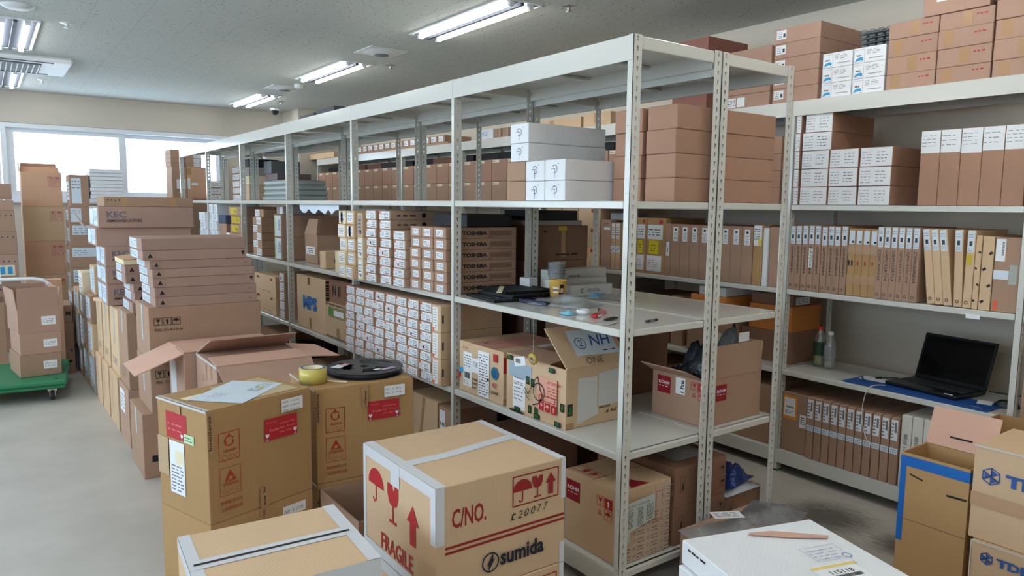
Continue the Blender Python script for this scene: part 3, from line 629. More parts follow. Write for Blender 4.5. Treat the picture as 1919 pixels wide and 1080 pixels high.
for i, (x0, y0, w, d_, z0, z1, rt, t) in enumerate(((.47, .86, .27, .1, zC, zC + .055, -.06, 'lowest long white carton with a grey round logo'), (.45, .95, .36, .08, zC, zC + .075, .03, 'white carton standing behind the logo one'), (.5, 1.04, .4, .09, zC, zC + .115, .05, 'tallest white carton at the back of the work shelf'))):
    carton('flat_white_carton', t, x0, x0 + w, y0, y0 + d_, z0 + .0002, z1, mat('offwhite_board', S(204, 204, 198), .6), [('printed_logo', 'F', 'fw%d' % i, (lambda d, w, h: (d.disc(w*.28, h*.5, h*.22, GREYI, h*.1, 40, 300, 12), d.lines(w*.4, h*.35, w*.3, h*.35, 2, GREYI, 4, .4))) if i == 0 else (lambda d, w, h: d.lines(w*.3, h*.6, w*.2, h*.2, 1, GREYI, 4, .4)))], rot=rt, cat='box')
carton('small_white_carton', 'white carton lying left of the clear cups', .4, .46, 1.1, 1.175, zC + .0002, zC + .075, C_WHITE, rot=.1)
crumpled('poly_bag', 'glossy clear bag with blue print near the rear shelf edge', 'bag', .62, .73, zC + .001, .17, .22, .02, CLEAR, 8, 10, .4)
b = MB(); b.box(-.055, .055, -.02, .02, 0, .004, CYAN, c=.001); tag(b.build('blue_sachet', None, (.50, .70, zC + .024), .5), 'small light blue sachet on the clear bag', 'sachet')
# small things near the corner
b = MB(); b.ring((0, 0, 0), .02, .027, 0, .019, WHITEP, 24); b.ring((0, 0, 0), .0272, .028, .003, .016, PAPER, 24); tag(b.build('sticker_roll', None, (.145, .395, zC + .0005)), 'small roll of white tape beside the blue wrapper', 'tape')
crumpled('blue_wrapper', 'crumpled light blue wrapper beside the white roll', 'wrapper', .085, .425, zC + .0005, .05, .06, .02, mat('sky_foil', S(130, 200, 226), .3), 5, 8)
r = empty('correction_tape', (.13, .298, zC + .0005), .5, 'red and white correction tape lying near the shelf corner', 'correction tape')
b = MB(); b.box(-.03, .03, -.014, .014, 0, .014, mat('signal_red', S(196, 40, 40), .4), c=.004); b.build('case', r); b = MB(); b.box(-.018, .018, -.0145, .0145, .003, .011, PAPER); b.build('label', r)
r = empty('marker_pen', (.222, .36, zC + .0005), 1.1, 'short red and white marker lying behind the correction tape', 'pen')
b = MB(); b.cyl((-.035, 0, .009), (.03, 0, .009), .008, mat('pen_pink', S(176, 96, 96), .4), 12); b.build('barrel', r); b = MB(); b.cyl((.03, 0, .009), (.045, 0, .009), .0088, BLACKP, 12); b.build('cap', r)
r = empty('nail_clipper', (.128, .212, zC + .0005), .35, 'black pen knife lying at the front shelf corner', 'knife')
b = MB(); b.box(-.045, .03, -.009, .009, 0, .01, BLACKP, c=.003); b.box(.03, .06, -.006, .006, 0, .006, DKGREY, c=.002); b.build('handle', r); r.name = 'pen_knife'
r = empty('ballpoint_pen', (.232, .088, zC + .0005), .15, 'short black pen lying alone by the end of the shelf', 'pen')
b = MB(); b.cyl((-.04, 0, .006), (.032, 0, .006), .0055, BLACKP, 10); b.cyl((.032, 0, .006), (.042, 0, .006), .0045, INK, 10, .001); b.build('barrel', r)
b = MB(); b.cyl((-.02, 0, .006), (.01, 0, .006), .0057, GREYI, 10); b.build('printed_band', r)
b = MB(); b.box(-.05, .05, -.03, .03, 0, .0012, mat('pale_card', S(190, 188, 186), .5)); tag(b.build('label_sheet', None, (.06, .165, zC + .0004), .35), 'pale printed slip under the pen knife', 'paper')

# --- level B: two used cartons and an open one
def toib(d, w, h):
    d.rect(w*.1, h*.12, w*.2, h*.68, PAPER); d.lines(w*.12, h*.5, w*.16, h*.26, 5, GREYI, 3, .35); d.bars(w*.13, h*.28, w*.13, h*.12, INK, 16, 5); d.lines(w*.12, h*.15, w*.1, h*.09, 2, GREYI, 9, .4)
    d.part('blue_sticker'); d.rect(-.0, h*.36, w*.1, h*.1, CYAN); d.part('handwritten_label'); d.rect(w*.3, h*.44, w*.17, h*.28, PAPER, .05); d.text(w*.33, h*.56, h*.1, 'TOIB', INK, -.05, w=w*.11, shear=.2)
    d.part('printed_lettering'); d.text(w*.1, h*.86, h*.055, '6-116', RED, -.03); d.text(w*.32, h*.28, h*.045, 'IN THE PR', INK, w=w*.16, bold=.02); d.text(w*.32, h*.2, h*.045, 'ED CITY CO', INK, w=w*.16, bold=.02); d.text(w*.32, h*.12, h*.045, 'ED CITY', INK, w=w*.1, bold=.02)
    d.part('waybill'); d.rect(w*.46, h*.03, w*.25, h*.88, PAPER); d.lines(w*.48, h*.06, w*.2, h*.8, 15, INK, 12, .3)
    d.rect(w*.655, h*.36, w*.05, h*.06, INK, .3); d.part('round_sticker'); d.disc(w*.83, h*.56, h*.12, mat('teal_sticker', S(44, 108, 140), .4)); d.frame(w*.8, h*.5, w*.06, h*.1, .003, NAVY)
    d.part('red_marks'); d.text(w*.78, h*.3, h*.1, '60', RED, -.2, shear=.3); d.text(w*.74, h*.16, h*.055, 'G ZONE', INK, w=w*.17, bold=.02); d.rect(w*.8, h*.78, w*.09, h*.15, RED)
    d.rect(w*.0, h*.25, w*.04, h*.12, RED)
carton('used_carton', 'brown shipping carton covered in waybills, left on the lower middle shelf', .022, .42, .79, 1.168, zB, .838, C_TAN, [('shipping_labels', 'L', 'toib', toib),
    ('top_marks', 'T', 'toibt', lambda d, w, h: (d.rect(0, h*.2, w*.95, h*.55, mat('kraft_label', S(196, 144, 126), .6)), d.text(w*.1, h*.6, .06, 'L -', INK, -.6, shear=.4), d.rect(w*.55, h*.02, w*.3, h*.09, PAPER, .1))),
    ('red_corner', 'F', 'toibr', lambda d, w, h: (d.rect(0, h*.6, w*.1, h*.3, REDL), d.rect(0, 0, w, h*.12, TAPE)))], seam='y')
def pdc(d, w, h):
    d.rect(w*.12, h*.05, w*.22, h*.62, PAPER); d.bars(w*.14, h*.6, w*.17, h*.1, INK, 20, 4); d.lines(w*.14, h*.2, w*.16, h*.34, 5, GREYI, 6, .3); d.text(w*.14, h*.52, h*.03, 'D T - KNP - 0277', INK, w=w*.16)
    d.part('blue_grey_sheet'); d.rect(w*.05, h*.62, w*.4, h*.26, mat('blue_grey_paper', S(160, 176, 190), .6)); d.rect(w*.14, h*.84, w*.2, h*.16, PAPER, .25); d.bars(w*.17, h*.88, w*.09, h*.08, INK, 8, 4)
    d.part('brand_tape_marks')
    for (x, y, rt) in ((.36, .55, 1), (.44, .53, 1), (.40, .05, 1), (.51, .06, 1), (.16, -.0, 0), (.5, -.0, 0), (.84, .0, 0), (.93, .28, 1), (.74, .88, 0), (0.03, .9, 0)):
        ww, hh = (w*.055, h*.14) if rt else (w*.1, h*.085)
        d.rect(w*x, h*y + .002, ww, hh, INK); d.text(w*x + ww*.15 + (ww*.7 if rt else 0), h*y + .004 + hh*.15, (ww if rt else hh)*.6, 'PDC', GREEN, math.pi/2 if rt else 0, w=(hh if rt else ww)*.7, bold=.02)
    d.part('care_label'); pk = mat('pink_care_label', S(226, 168, 146), .5); d.rect(w*.56, h*.2, w*.32, h*.58, pk); d.text(w*.73, h*.68, h*.05, 'ATTENTION', RED, w=w*.2, bold=.02); d.lines(w*.73, h*.45, w*.17, h*.2, 4, RED, 3, .25)
    for i in range(3):
        d.rect(w*(.6 + i*.1), h*.2, w*.08, h*.15, RED); (d.glass, d.umbrella, d.arrow)[i](w*(.64 + i*.1), h*.225, h*.1, pk)
    d.frame(w*.6, h*.37, w*.26, h*.1, .003, RED)
    d.part('black_scrawl'); d.line([(w*.36, h*.5), (w*.42, h*.4), (w*.55, h*.72), (w*.58, h*.76), (w*.62, h*.55), (w*.66, h*.45), (w*.6, h*.3), (w*.5, h*.24)], .0045, INK)
    d.disc(w*.6, h*.5, h*.16, INK, h*.143, 0, 360, 18); d.line([(w*.34, h*.45), (w*.44, h*.3)], .004, INK); d.rect(w*.1, h*.0, w*.24, h*.04, INK)
def pdc_side(d, w, h):
    sl = mat('silvery_label', S(208, 208, 204), .45); d.poly([(w*.17, h*.05), (w*.5, h*.16), (w*.5, h*.26), (w*.48, h*.3), (w*.48, h*.82), (w*.18, h*.83)], sl); d.part('silvery_label'); d.poly([(w*.5, h*.3), (w*.86, h*.3), (w*.86, h*.87), (w*.78, h*.9), (w*.5, h*.86)], sl)
    d.part('printed_lettering'); d.text(w*.52, h*.25, h*.035, 'FRONT', INK, w=w*.18, bold=.02); d.text(w*.62, h*.12, h*.08, '4 kg', INK, .15, shear=.3, w=w*.2)
    d.rect(w*.02, h*.22, w*.08, h*.2, INK); d.text(w*.085, h*.24, w*.045, 'PDC', GREEN, math.pi/2, w=h*.15, bold=.02); d.rect(w*.0, h*.0, w*.12, h*.1, TAPE)
    for i, t in enumerate(('CAREFUL', 'HANDLE', 'OPEN H')): d.text(w*.86, h*(.6 - i*.12), h*.05, t, INK, w=w*.13)
o = carton('open_parts_carton', 'opened brown carton with green and black tape marks and raised lid', .025, .38, .352, .768, zB, .84, C_TAN, [('shipping_labels', 'L', 'pdc', pdc), ('side_labels', 'F', 'pdcs', pdc_side)], kind='open')
f1 = flap(o, 'lid_flap', (-.1775, -.208, .25), (.1775, -.208, .25), .21, C_TAN, (0, .714, .70), .0)
b = MB(); d_ = D((-.1775 + .06, -.208 + .0357 - .003, .25 + .035 + .003), (1, 0, 0), (0, .714, .70), (0, -.70, .714)); d_.rect(.03, .0, .24, .13, PAPER2, -.04); d_.text(.05, .035, .06, '②', BLUEI, 0); d_.text(.13, .045, .055, 'NH', BLUEI, 0, shear=.3, bold=.01); d_.lines(.18, .012, .07, .01, 1, INK, 2); d_.text(.06, -.04, .032, 'ONE', FADE, 0, shear=.3)
d_.b.build('paper_note', o)
flap(o, 'lid_flap', (-.1775, .208, .25), (-.1775, -.1, .25), .16, C_BROWN, (1, 0, .05), .03)
# hanging tape ring
r = empty('hanging_tape_roll', (-.022, .515, .863), 0, 'small roll of clear tape hanging by a thread from the shelf', 'tape')
Mx = Matrix.Rotation(math.pi/2 - .25, 4, 'Y'); b = MB(); b.ring((0, 0, -.006), .0125, .0255, 0, .012, TAPEY, 28, Mx); b.build('tape_ring', r)
b = MB(); b.ring((0, 0, -.0062), .0118, .0128, 0, .0124, WHITEP, 24, Mx); b.build('core', r)
b = MB(); b.tube([(0, 0, .022), (.004, .002, .1), (.0, 0, .165)], .0006, CABLE, 5); b.build('thread', r)
def rohm2(d, w, h):
    rohm_square(d, w*.1, h*.52, .075); d.rect(w*.46, h*.58, w*.18, h*.36, PAPER); d.text(w*.62, h*.62, .02, '1 Pria', INK, math.pi/2, w=h*.28, bold=.04); carestack(d, w*.75, h*.55, .035)
def rohm2f(d, w, h):
    rohm_square(d, w*-.0 + .06, h*.52, .075); rohm_square(d, w*.84, h*1.12, .05)
o = carton('tall_open_carton', 'open brown carton with maroon square logos holding dark plastic bags', .522, .9, .052, .342, zB, .79, C_BROWN, [('printed_logo', 'L', 'r2', rohm2), ('printed_logo', 'F', 'r2f', lambda d, w, h: rohm_square(d, .07, h*.5, .07))], kind='open')
f_ = flap(o, 'raised_flap', (-.189, -.1425, .2), (.189, -.1425, .2), .135, C_BROWN, (0, .08, 1), .0)
b = MB(); dd = D((-.189, -.1445, .2), (1, 0, 0), (0, .08, 1), (0, -1, .08)); dd.text(.13, .045, .028, 'LT wave', INK, .12, shear=.3, w=.1); rohm_square(dd, .3, .045, .062); dd.recycle(.09, .02, .035, MAROON); dd.rect(.0, .1, .37, .034, TAPE); dd.b.build('handwriting', o)
flap(o, 'folded_flap', (-.189, .145, .2), (-.189, -.14, .2), .11, C_BROWN, (-.8, .0, .38), .02)
flap(o, 'raised_flap', (.186, -.14, .2), (.186, .14, .2), .13, C_TAN, (.05, 0, 1), .0)
DBAG = mat('dark_poly_bag', S(52, 54, 60), .22, bump=(50, .6, .01)); SBAG = mat('silver_poly_bag', S(120, 122, 120), .2, bump=(60, .7, .01))
crumpled('dark_poly_bag', 'dark shiny plastic bag bulging from the open logo carton', 'bag', .632, .2, .70, .16, .24, .29, DBAG, 21, 12)
crumpled('silver_poly_bag', 'grey crinkled bag bulging from the carton beside the rear post', 'bag', .80, .19, .72, .16, .22, .27, SBAG, 23, 12)
b = MB(); b.box(-.035, .035, -.001, .001, -.02, .02, PAPER); tag(b.build('paper_tag', None, (.79, .07, .947), 0.0), 'white paper tag sticking out by the grey bag', 'paper tag') 
# dark carton deeper on level B of unit one

carton('dark_carton', 'dark brown carton deep in the rear run beside the open logo carton', .525, .90, .60, 1.12, zB, .96, C_DARK)
carton('dark_carton', 'dark brown carton deep in the rear run of the second bay, low', .525, .90, 1.25, 1.75, zB, .98, C_DARK)
carton('dark_carton', 'another dark brown carton of the rear run behind the labelled blocks', .525, .90, 1.78, 2.33, zB, .95, C_DARK)
# --- level A
def rohmA(d, w, h):
    rohm_square(d, w*.03, h*.6, .085); carestack(d, w*.62, h*.56, .042)
def rohmAf(d, w, h):
    bl = mat('kraft_ink', S(112, 88, 78), .6); lbl = mat('beige_label', S(206, 182, 160), .6)
    d.rect(w*.3, 0.002, w*.69, h*.6, lbl); d.rect(w*.7, h*.5, w*.29, h*.48, lbl); d.rect(0, 0.002, w*.32, h*.22, lbl)
    for i in range(4):
        for j in range(9):
            x, y = w*(.03 + i*.245), h*(.03 + j*.105)
            if (j > 1 and i < 1) or (j > 5 and i < 3): continue
            d.bars(x + w*.09, y + h*.045, w*.12, h*.018, bl, 14, i*9 + j); d.lines(x + w*.09, y, w*.12, h*.03, 1, bl, j, .4); d.lines(x, y + h*.02, w*.06, h*.05, 2, bl, i + j, .3)
    ls = mat('grey_green_label', S(188, 198, 192), .6); d.poly([(0, h*.3), (w*.16, h*.32), (w*.16, h*.45), (w*.62, h*.55), (w*.62, h*.88), (0, h*.84)], ls)
    d.text(w*.03, h*.78, h*.025, 'HHH HH   HOLE  SALES  NUMBER', bl, .02, w=w*.5); d.lines(w*.05, h*.5, w*.16, h*.26, 14, bl, 5, .5); d.lines(w*.3, h*.5, w*.1, h*.26, 14, bl, 6, .5); d.lines(w*.46, h*.55, w*.13, h*.22, 12, bl, 7, .5)
    d.frame(w*.64, h*.5, w*.12, h*.4, .002, RED)
def rohmAt(d, w, h):
    d.poly([(w*.25, h*.02), (w*.6, h*.02), (w*.42, h*.3)], MAROON); [(d.frame(w*.08, h*(.5 + i*.16), w*.2, h*.14, .003, RED)) for i in range(3)]; d.umbrella(w*.18, h*.68, w*.14, RED); d.glass(w*.18, h*.52, w*.14, RED)
carton('logo_carton', 'brown carton with maroon square logo on the bottom shelf near the end post', .035, .325, .045, .358, zA, .424, C_TAN, [('printed_logo', 'L', 'rA', rohmA), ('shipping_labels', 'F', 'rAf', rohmAf), ('top_marks', 'T', 'rAt', rohmAt)], seam='x')
def doticon(d, w, h): d.frame(.03, h*.38, .03, h*.38, .0012, INK); d.rect(.042, h*.42, .008, h*.16, INK); d.rect(.036, h*.6, .018, .002, INK)
def doticon2(d, w, h): doticon(d, w, h); d.frame(w - .04, h*.2, .03, h*.24, .0012, INK); d.frame(w - .04, h*.55, .03, h*.24, .0012, INK); d.glass(w - .025, h*.6, h*.14, INK); d.umbrella(w - .025, h*.24, h*.14, INK)
carton('icon_carton', 'lower dark brown carton with small black icon behind the logo carton', .345, .665, .04, .5, zA, .287, C_DARK, [('printed_icons', 'F', 'ic', doticon2)])
carton('icon_carton', 'upper dark brown carton with small black icon behind the logo carton', .345, .665, .038, .5, .288, .452, C_DARK, [('printed_icons', 'F', 'ic2', doticon2)])
carton('dark_carton', 'dark carton under the blue bag on the bottom shelf', .68, .935, .05, .45, zA, .255, C_DARK, [('printed_icons', 'F', 'ic3', doticon)])
crumpled('white_poly_bag', 'white plastic bag lying under the shiny blue one', 'bag', .80, .12, .2562, .24, .16, .03, mat('white_poly', S(190, 192, 200), .3), 30, 10)
BBAG = mat('blue_foil_bag', S(38, 60, 120), .15, metal=.3, bump=(45, .8, .012)); crumpled('blue_foil_bag', 'shiny dark blue bag crumpled on the bottom shelf of the rear run', 'bag', .80, .14, .288, .22, .17, .085, BBAG, 33, 12, .2)
crumpled('clear_poly_bag', 'clear plastic bag lying on the dark icon carton', 'bag', .52, .2, .453, .2, .2, .035, CLEAR, 36, 10)
carton('dark_carton', 'dark carton at the rear run bottom in the second bay', .525, .90, 1.25, 2.3, zA, .50, C_DARK)
carton('dark_carton', 'dark carton at the rear run bottom behind the icon cartons', .68, .93, .55, 1.12, zA, .46, C_DARK)
carton('dark_carton', 'dark carton in the gloom at the left of the bottom shelf', .06, .42, .72, 1.12, zA, .40, C_DARK)

# ================================================================ island, second bay: the labelled reel cartons
def block(cols, rows_of, zbase, hh, m, labf, group, x0, depth, where, side=None, hot=True):
    nC = len(cols)
    for ci, (ya, yb) in enumerate(cols):          # cols listed from left (far) to right (near)
        n, hrow, x = rows_of[ci]
        for r_ in range(n):
            z0 = zbase + r_*hrow; seed = ci*13 + r_*7
            mk = [('paper_label', 'L', 'reel%d%d' % (seed % 6, hot), reel_label(seed % 6, hot))]
            if side and ci in side: mk.append(side[ci])
            carton('reel_carton', 'small white-labelled carton, %s row up, %s from left, %s' % (ORN[r_], ORN[ci], where), x + J(.006), x + depth, ya + .001 + J(.0008), yb - .001, z0, z0 + hrow - .0008, m, mk, group=group)
C_REEL = card('kraft_reel', S(178, 150, 128), var=.06)
# block under the middle shelf: seven columns of eight
cols = [(2.375 - (i + 1)*.128, 2.375 - i*.128) for i in range(8)]
block(cols, [(8, .0515, -.06 + .004*i) for i in range(8)], zB + .0002, 0, C_REEL, None, 'reel cartons in the block under the middle shelf', 0, .40, 'block under the middle shelf')
for i in range(3):
    carton('tall_reel_carton', '%s tall carton with slim white label at the right of the lower block' % ['lowest', 'middle', 'topmost'][i], -.035, .34, 1.255, 1.343, zB + .0002 + i*.1365, zB + i*.1365 + .1355, C_TAN,
           [('paper_label', 'L', 'tallr', lambda d, w, h: (d.rect(w*.12, h*.04, w*.55, h*.9, PAPER), d.lines(w*.2, h*.1, w*.35, h*.8, 8, GREYI, 5, .3), d.rect(w*.12, h*.04, w*.2, h*.12, ORED))), ('hand_hole', 'F', 'hh', lambda d, w, h: d.rect(.008, h*.35, .01, h*.3, INK))], group='tall labelled cartons at the right of the lower block')
# block above the middle shelf
ts = ('printed_brand', 'F', 'toshiba', lambda d, w, h: (d.text(w*.22, h*.3, h*.38, 'TOSHIBA', INK, w=w*.35, bold=.05), d.rect(w*.6, h*.22, w*.33, h*.5, mat('brown_print', S(140, 108, 88), .6)), d.lines(w*.62, h*.32, w*.29, h*.3, 2, FADE, 4, .4), d.rect(w*.58, h*.06, w*.07, h*.1, MAUVE)))
dk = ('printed_brand', 'F', 'ringmark', lambda d, w, h: (d.lines(w*.1, h*.35, w*.3, h*.2, 1, INK, 3, .8), d.disc(w*.5, h*.5, h*.28, INK)))
cz = zC + .0002
for i in range(5):
    for c in range(2):
        if i == 4 and c == 0: pass
        carton('tan_reel_carton', 'tan carton with small label, %s row up, %s column at far left above shelf' % (ORN[i], ['first', 'second'][c]), -.095 + J(.008), .30, [2.275, 2.165][c], [2.38, 2.27][c], cz + i*.081, cz + i*.081 + .0795, C_CREAM if c == 0 else C_TAN,
               [('paper_label', 'L', 'tan%d' % ((i + c) % 4), small_label(i + c, .12, .15, .72, .7, None, INK))] + ([('amber_tape', 'L', 'amb', lambda d, w, h: d.rect(w*.3, 0, w*.3, h, mat('mustard_tape', S(184, 150, 84), .3)))] if (i, c) in ((4, 0), (3, 1)) else []), group='tan labelled cartons above the middle shelf')
for i, hh in enumerate((.125, .125, .14)):
    z0 = cz + (0, .126, .252)[i]
    carton('upright_carton', '%s narrow upright carton with long label above the middle shelf' % ['lowest', 'middle', 'topmost'][i], -.075, .3, 2.085, 2.155, z0, z0 + hh, C_TAN if i == 2 else C_CREAM, [('paper_label', 'L', 'up%d' % (i == 2), small_label(4, .15, .08, .7, .84, C_GREY if i == 2 else None, INK)), ('blue_mark', 'L', 'upb', lambda d, w, h: d.rect(w*.5, h*.15, w*.25, h*.1, CYAN))], group='narrow upright cartons above the middle shelf')
cols = [(1.93, 2.07), (1.765, 1.905), (1.61, 1.745), (1.487, 1.60), (1.362, 1.480), (1.237, 1.356)]
rows = [(8, .0513, -.06), (8, .0513, -.055), (6, .0508, -.045), (6, .0555, -.02), (6, .0555, -.018), (6, .0555, -.016)]
block(cols[:3], rows[:3], cz, 0, C_REEL, None, 'reel cartons in the block above the middle shelf', 0, .42, 'left part of block above the shelf', {1: dk})
for ci in range(3, 6):
    n, hrow, x = rows[ci]; ya, yb = cols[ci]
    for r_ in range(n):
        carton('reel_carton', 'brown carton with small white label, %s row up, %s column right part above shelf' % (ORN[r_], ['left', 'middle', 'right'][ci - 3]), x + J(.004), x + .43, ya, yb, cz + r_*hrow, cz + (r_ + 1)*hrow - .0008, C_BROWN,
               [('paper_label', 'L', 'rl%d' % (r_ % 3), small_label(r_ % 3, .22, .18, .56, .62, None, INK))] + ([ts] if ci == 5 else []), group='brown brand cartons right of the block above the shelf')
carton('black_parts_box', 'black box lying deep on top of the brand cartons', .12, .40, 1.26, 1.6, cz + .3345, cz + .3985, C_BLACK)
carton('black_parts_box', 'black slotted box on the rear run above dark cartons', .52, .84, 1.24, 1.5, 1.4245, 1.4785, C_BLACK)
carton('grey_flat_box', 'flat grey box under the black one on the rear run', .52, .87, 1.235, 1.5, 1.3965, 1.4235, C_GREY)
# rear run, bay two: two dark cartons
carton('dark_carton', 'large dark brown carton with yellow sticker on the rear run', .525, .915, 1.235, 1.6, 1.2052, 1.395, C_DARK, [('yellow_sticker', 'F', 'ys', lambda d, w, h: (d.rect(w*.45, h*.86, w*.15, h*.13, mat('mustard_label', S(200, 170, 60), .5)), d.rect(w*.5, h*.1, w*.08, h*.75, TAPE), d.umbrella(w*.2, h*.75, h*.12, INK), d.lines(w*.4, h*.12, w*.4, h*.1, 1, INK, 4)))])
carton('dark_carton', 'dark brown carton beneath the yellow sticker one on the rear run', .505, .915, 1.237, 1.6, zC + .0002, 1.204, C_DARK)
# bottom shelf of bay two
carton('worn_carton', 'worn tan carton with crossed tape on the bottom shelf', .035, .4, 1.41, 1.72, zA, .46, C_TAN, [('packing_tape', 'L', 'wt', lambda d, w, h: (d.line([(w*.35, 0), (w*.55, h)], .03, TAPE), d.rect(0, h*.3, w*.12, h*.3, PAPER)))])
carton('slim_carton', 'slim open carton with long white label beside the worn one', .03, .32, 1.262, 1.385, zA, .452, C_BROWN, [('paper_label', 'L', 'sl', small_label(3, .08, .05, .45, .9)), ('black_mark', 'L', 'slb', lambda d, w, h: d.text(w*.6, h*.4, .05, 'G.', INK))])
carton('worn_carton', 'brown carton at left of the bottom shelf in bay two', .04, .42, 1.78, 2.3, zA, .44, C_BROWN)
# ================================================================ island, third bay
def mps(d, w, h):
    d.text(w*.22, h*.36, h*.27, 'MPS', MPSB, w=w*.5, bold=.07); d.rect(w*.44, h*.02, w*.07, h*.2, TAPE); d.text(w*.46, h*.2, .02, 'N II', INK, -1.57); d.rect(w*.4, h*.84, w*.08, h*.15, TAPE); d.bars(w*.41, h*.85, w*.06, h*.12, INK, 5, 3, True)
o = carton('brand_carton', 'large brown carton with big blue brand letters', .03, .45, 2.935, 3.5, zB, .976, C_TAN, [('printed_brand', 'L', 'mps', mps), ('black_tape', 'F', 'mpt', lambda d, w, h: (d.rect(0, h*.55, w*.08, h*.44, TAPE), d.bars(0, h*.56, w*.08, h*.42, INK, 9, 2, True), d.text(w*.2, h*.62, .06, 'N II', INK, bold=.03), d.glass(w*.8, h*.62, .07, INK)))])
carton('striped_carton', 'tan carton sealed with black striped tape beside the big blue letters', .028, .42, 2.52, 2.925, zB, .83, C_TAN, [('striped_tape', 'L', 'st', lambda d, w, h: (d.bars(0, h*.93, w, h*.06, INK, 22, 3), d.bars(0, h*.01, w, h*.05, INK, 22, 4), d.rect(w*.12, h*.6, w*.7, h*.3, mat('olive_tape', S(150, 140, 100), .4)), d.rect(w*.35, h*.66, w*.4, h*.16, PAPER), d.rect(w*.12, h*.66, w*.15, h*.2, GREEN), d.rect(w*.45, h*.08, w*.12, h*.25, TAPE)))])
carton('dark_carton', 'dark carton with black arrows lying on the striped one', .05, .42, 2.52, 2.92, .8312, .99, C_DARK, [('printed_icons', 'L', 'dki', lambda d, w, h: (d.text(w*.15, h*.3, h*.45, 'N II', INK, bold=.03), d.glass(w*.8, h*.25, h*.55, INK)))])
o = carton('open_carton', 'open brown carton with raised lid flaps on the middle shelf', .13, .42, 3.33, 3.62 - .035, zC + .0002, 1.27, C_BROWN, [('paper_label', 'L', 'ocl', lambda d, w, h: (d.rect(w*.1, h*.3, w*.7, h*.28, PAPER), d.lines(w*.2, h*.34, w*.5, h*.2, 3, INK, 3)))], kind='open')
flap(o, 'raised_flap', (-.145, .1275, .213), (-.145, -.12, .213), .12, C_BROWN, (.25, 0, 1), .03); flap(o, 'raised_flap', (-.145, -.1275, .213), (.14, -.1275, .213), .14, C_DARK, (0, .1, 1), .04)
carton('small_carton', 'small tan carton with round brown mark on the middle shelf', .035, .18, 2.935, 3.04, zC + .0002, 1.174, C_TAN, [('round_mark', 'F', 'rm', lambda d, w, h: d.disc(w*.6, h*.45, h*.22, FADE, h*.1))])
o = carton('cream_carton', 'cream open carton with bent lid flap on the middle shelf', -.01, .24, 2.43, 2.655, zC + .0002, 1.195, C_CREAM, kind='open')
flap(o, 'raised_flap', (.12, -.11, .138), (.12, .11, .138), .1, C_GREY, (.15, 0, 1), .0); flap(o, 'bent_flap', (-.125, -.02, .138), (-.125, -.1, .138), .05, C_CREAM, (.6, 0, .3), .02)
carton('white_flat_carton', 'white box standing deep behind the open brown carton', .40, .455, 2.75, 3.2, zC + .0002, 1.47, C_WHITE)
b = MB(); r_ = random.Random(5); pts = [(0, .0)]
n = 12; top = [(.72*k/n, 0) for k in range(n + 1)]; bot = [(.72*k/n, -.03 - r_.random()*.035 * (k % 3 != 0)) for k in range(n + 1)]
for k in range(n): b.poly([(0, -top[k][0], 0), (0, -top[k+1][0], 0), (0, -bot[k+1][0], bot[k+1][1]), (0, -bot[k][0], bot[k][1])], PAPER2)
for k in range(n): b.poly([(.0006, -top[k][0], 0), (.0006, -bot[k][0], bot[k][1]), (.0006, -bot[k+1][0], bot[k+1][1]), (.0006, -top[k+1][0], 0)], PAPER2)
tag(b.build('torn_paper_strip', None, (.018, 3.37, zD - .031)), 'torn white paper strip hanging under the shelf above the open carton', 'paper')
# fourth bay
for i in range(6):
    carton('labelled_carton', '%s long brown carton with white end label in the fourth bay' % ORD[i], .03 + (.02 if i == 5 else 0), .45, 4.33, 4.57, zC + .0002 + i*.0655, zC + i*.0655 + .0645, C_BROWN, [('paper_label', 'L', 'l4%d' % (i % 2), small_label(i % 2, .05 if i % 2 else .45, .05, .5, .9, None, INK))], group='long labelled cartons in the fourth bay')
for i in range(2):
    carton('tall_labelled_carton', '%s tall carton with pale green and white label' % ['lower', 'upper'][i], .028, .43, 3.815, 3.99, zC + .0002 + i*.178, zC + i*.178 + .177, C_BROWN, [('green_label', 'L', 'gl', lambda d, w, h: (d.rect(w*.08, h*.04, w*.84, h*.92, LGREEN), d.rect(w*.3, h*.06, w*.6, h*.88, PAPER2), d.lines(w*.55, h*.3, w*.3, h*.5, 6, INK, 3, .4), d.lines(w*.15, h*.4, w*.12, h*.3, 6, GREEN, 2, .3)))], group='green and white labelled cartons')
carton('grey_carton', 'small grey carton on top of the green labelled ones', .05, .40, 3.83, 3.99, zC + .357, zC + .42, C_GREY, [('paper_label', 'L', 'g4', small_label(2, .5, .1, .4, .8))])
for i in range(2): carton('printed_carton', '%s pale brown carton with small red print on the fourth bay' % ['lower', 'upper'][i], .03, .42, 4.0, 4.56, zB + i*.158, zB + i*.158 + .157, C_TAN, [('red_print', 'L', 'rp', lambda d, w, h: (d.rect(w*.1, h*.75, w*.14, h*.12, MAROON), d.rect(w*.75, h*.75, w*.1, h*.12, MAROON), d.lines(w*.2, h*.12, w*.6, h*.06, 1, MAROON, 3)))], group='red printed cartons in the fourth bay')
for i in range(5): carton('labelled_carton', '%s small white-labelled carton at the fourth bay post' % ORD[i], .015, .35, 3.745, 3.86, zB + i*.074, zB + i*.074 + .073, C_REEL, [('paper_label', 'L', 'reel%d1' % i, reel_label(i))], group='white-labelled cartons by the fourth bay post')
BAGS = C_GREY
for i in range(4):
    b = MB(); b.box(-.2, .2, -.4 + .02*i, .4 - .01*i, 0, .051, mat('grey_wrap', S(168, 176, 174), .45, bump=(20, .4, .01)), c=.016)
    tag(b.build('grey_parcel', None, (.72 + J(.01), 5.46 + J(.01), zD + i*.052)), '%s grey wrapped parcel stacked on the rear run upper shelf' % ORD[i], 'parcel', 'grey wrapped parcels on the upper shelf')
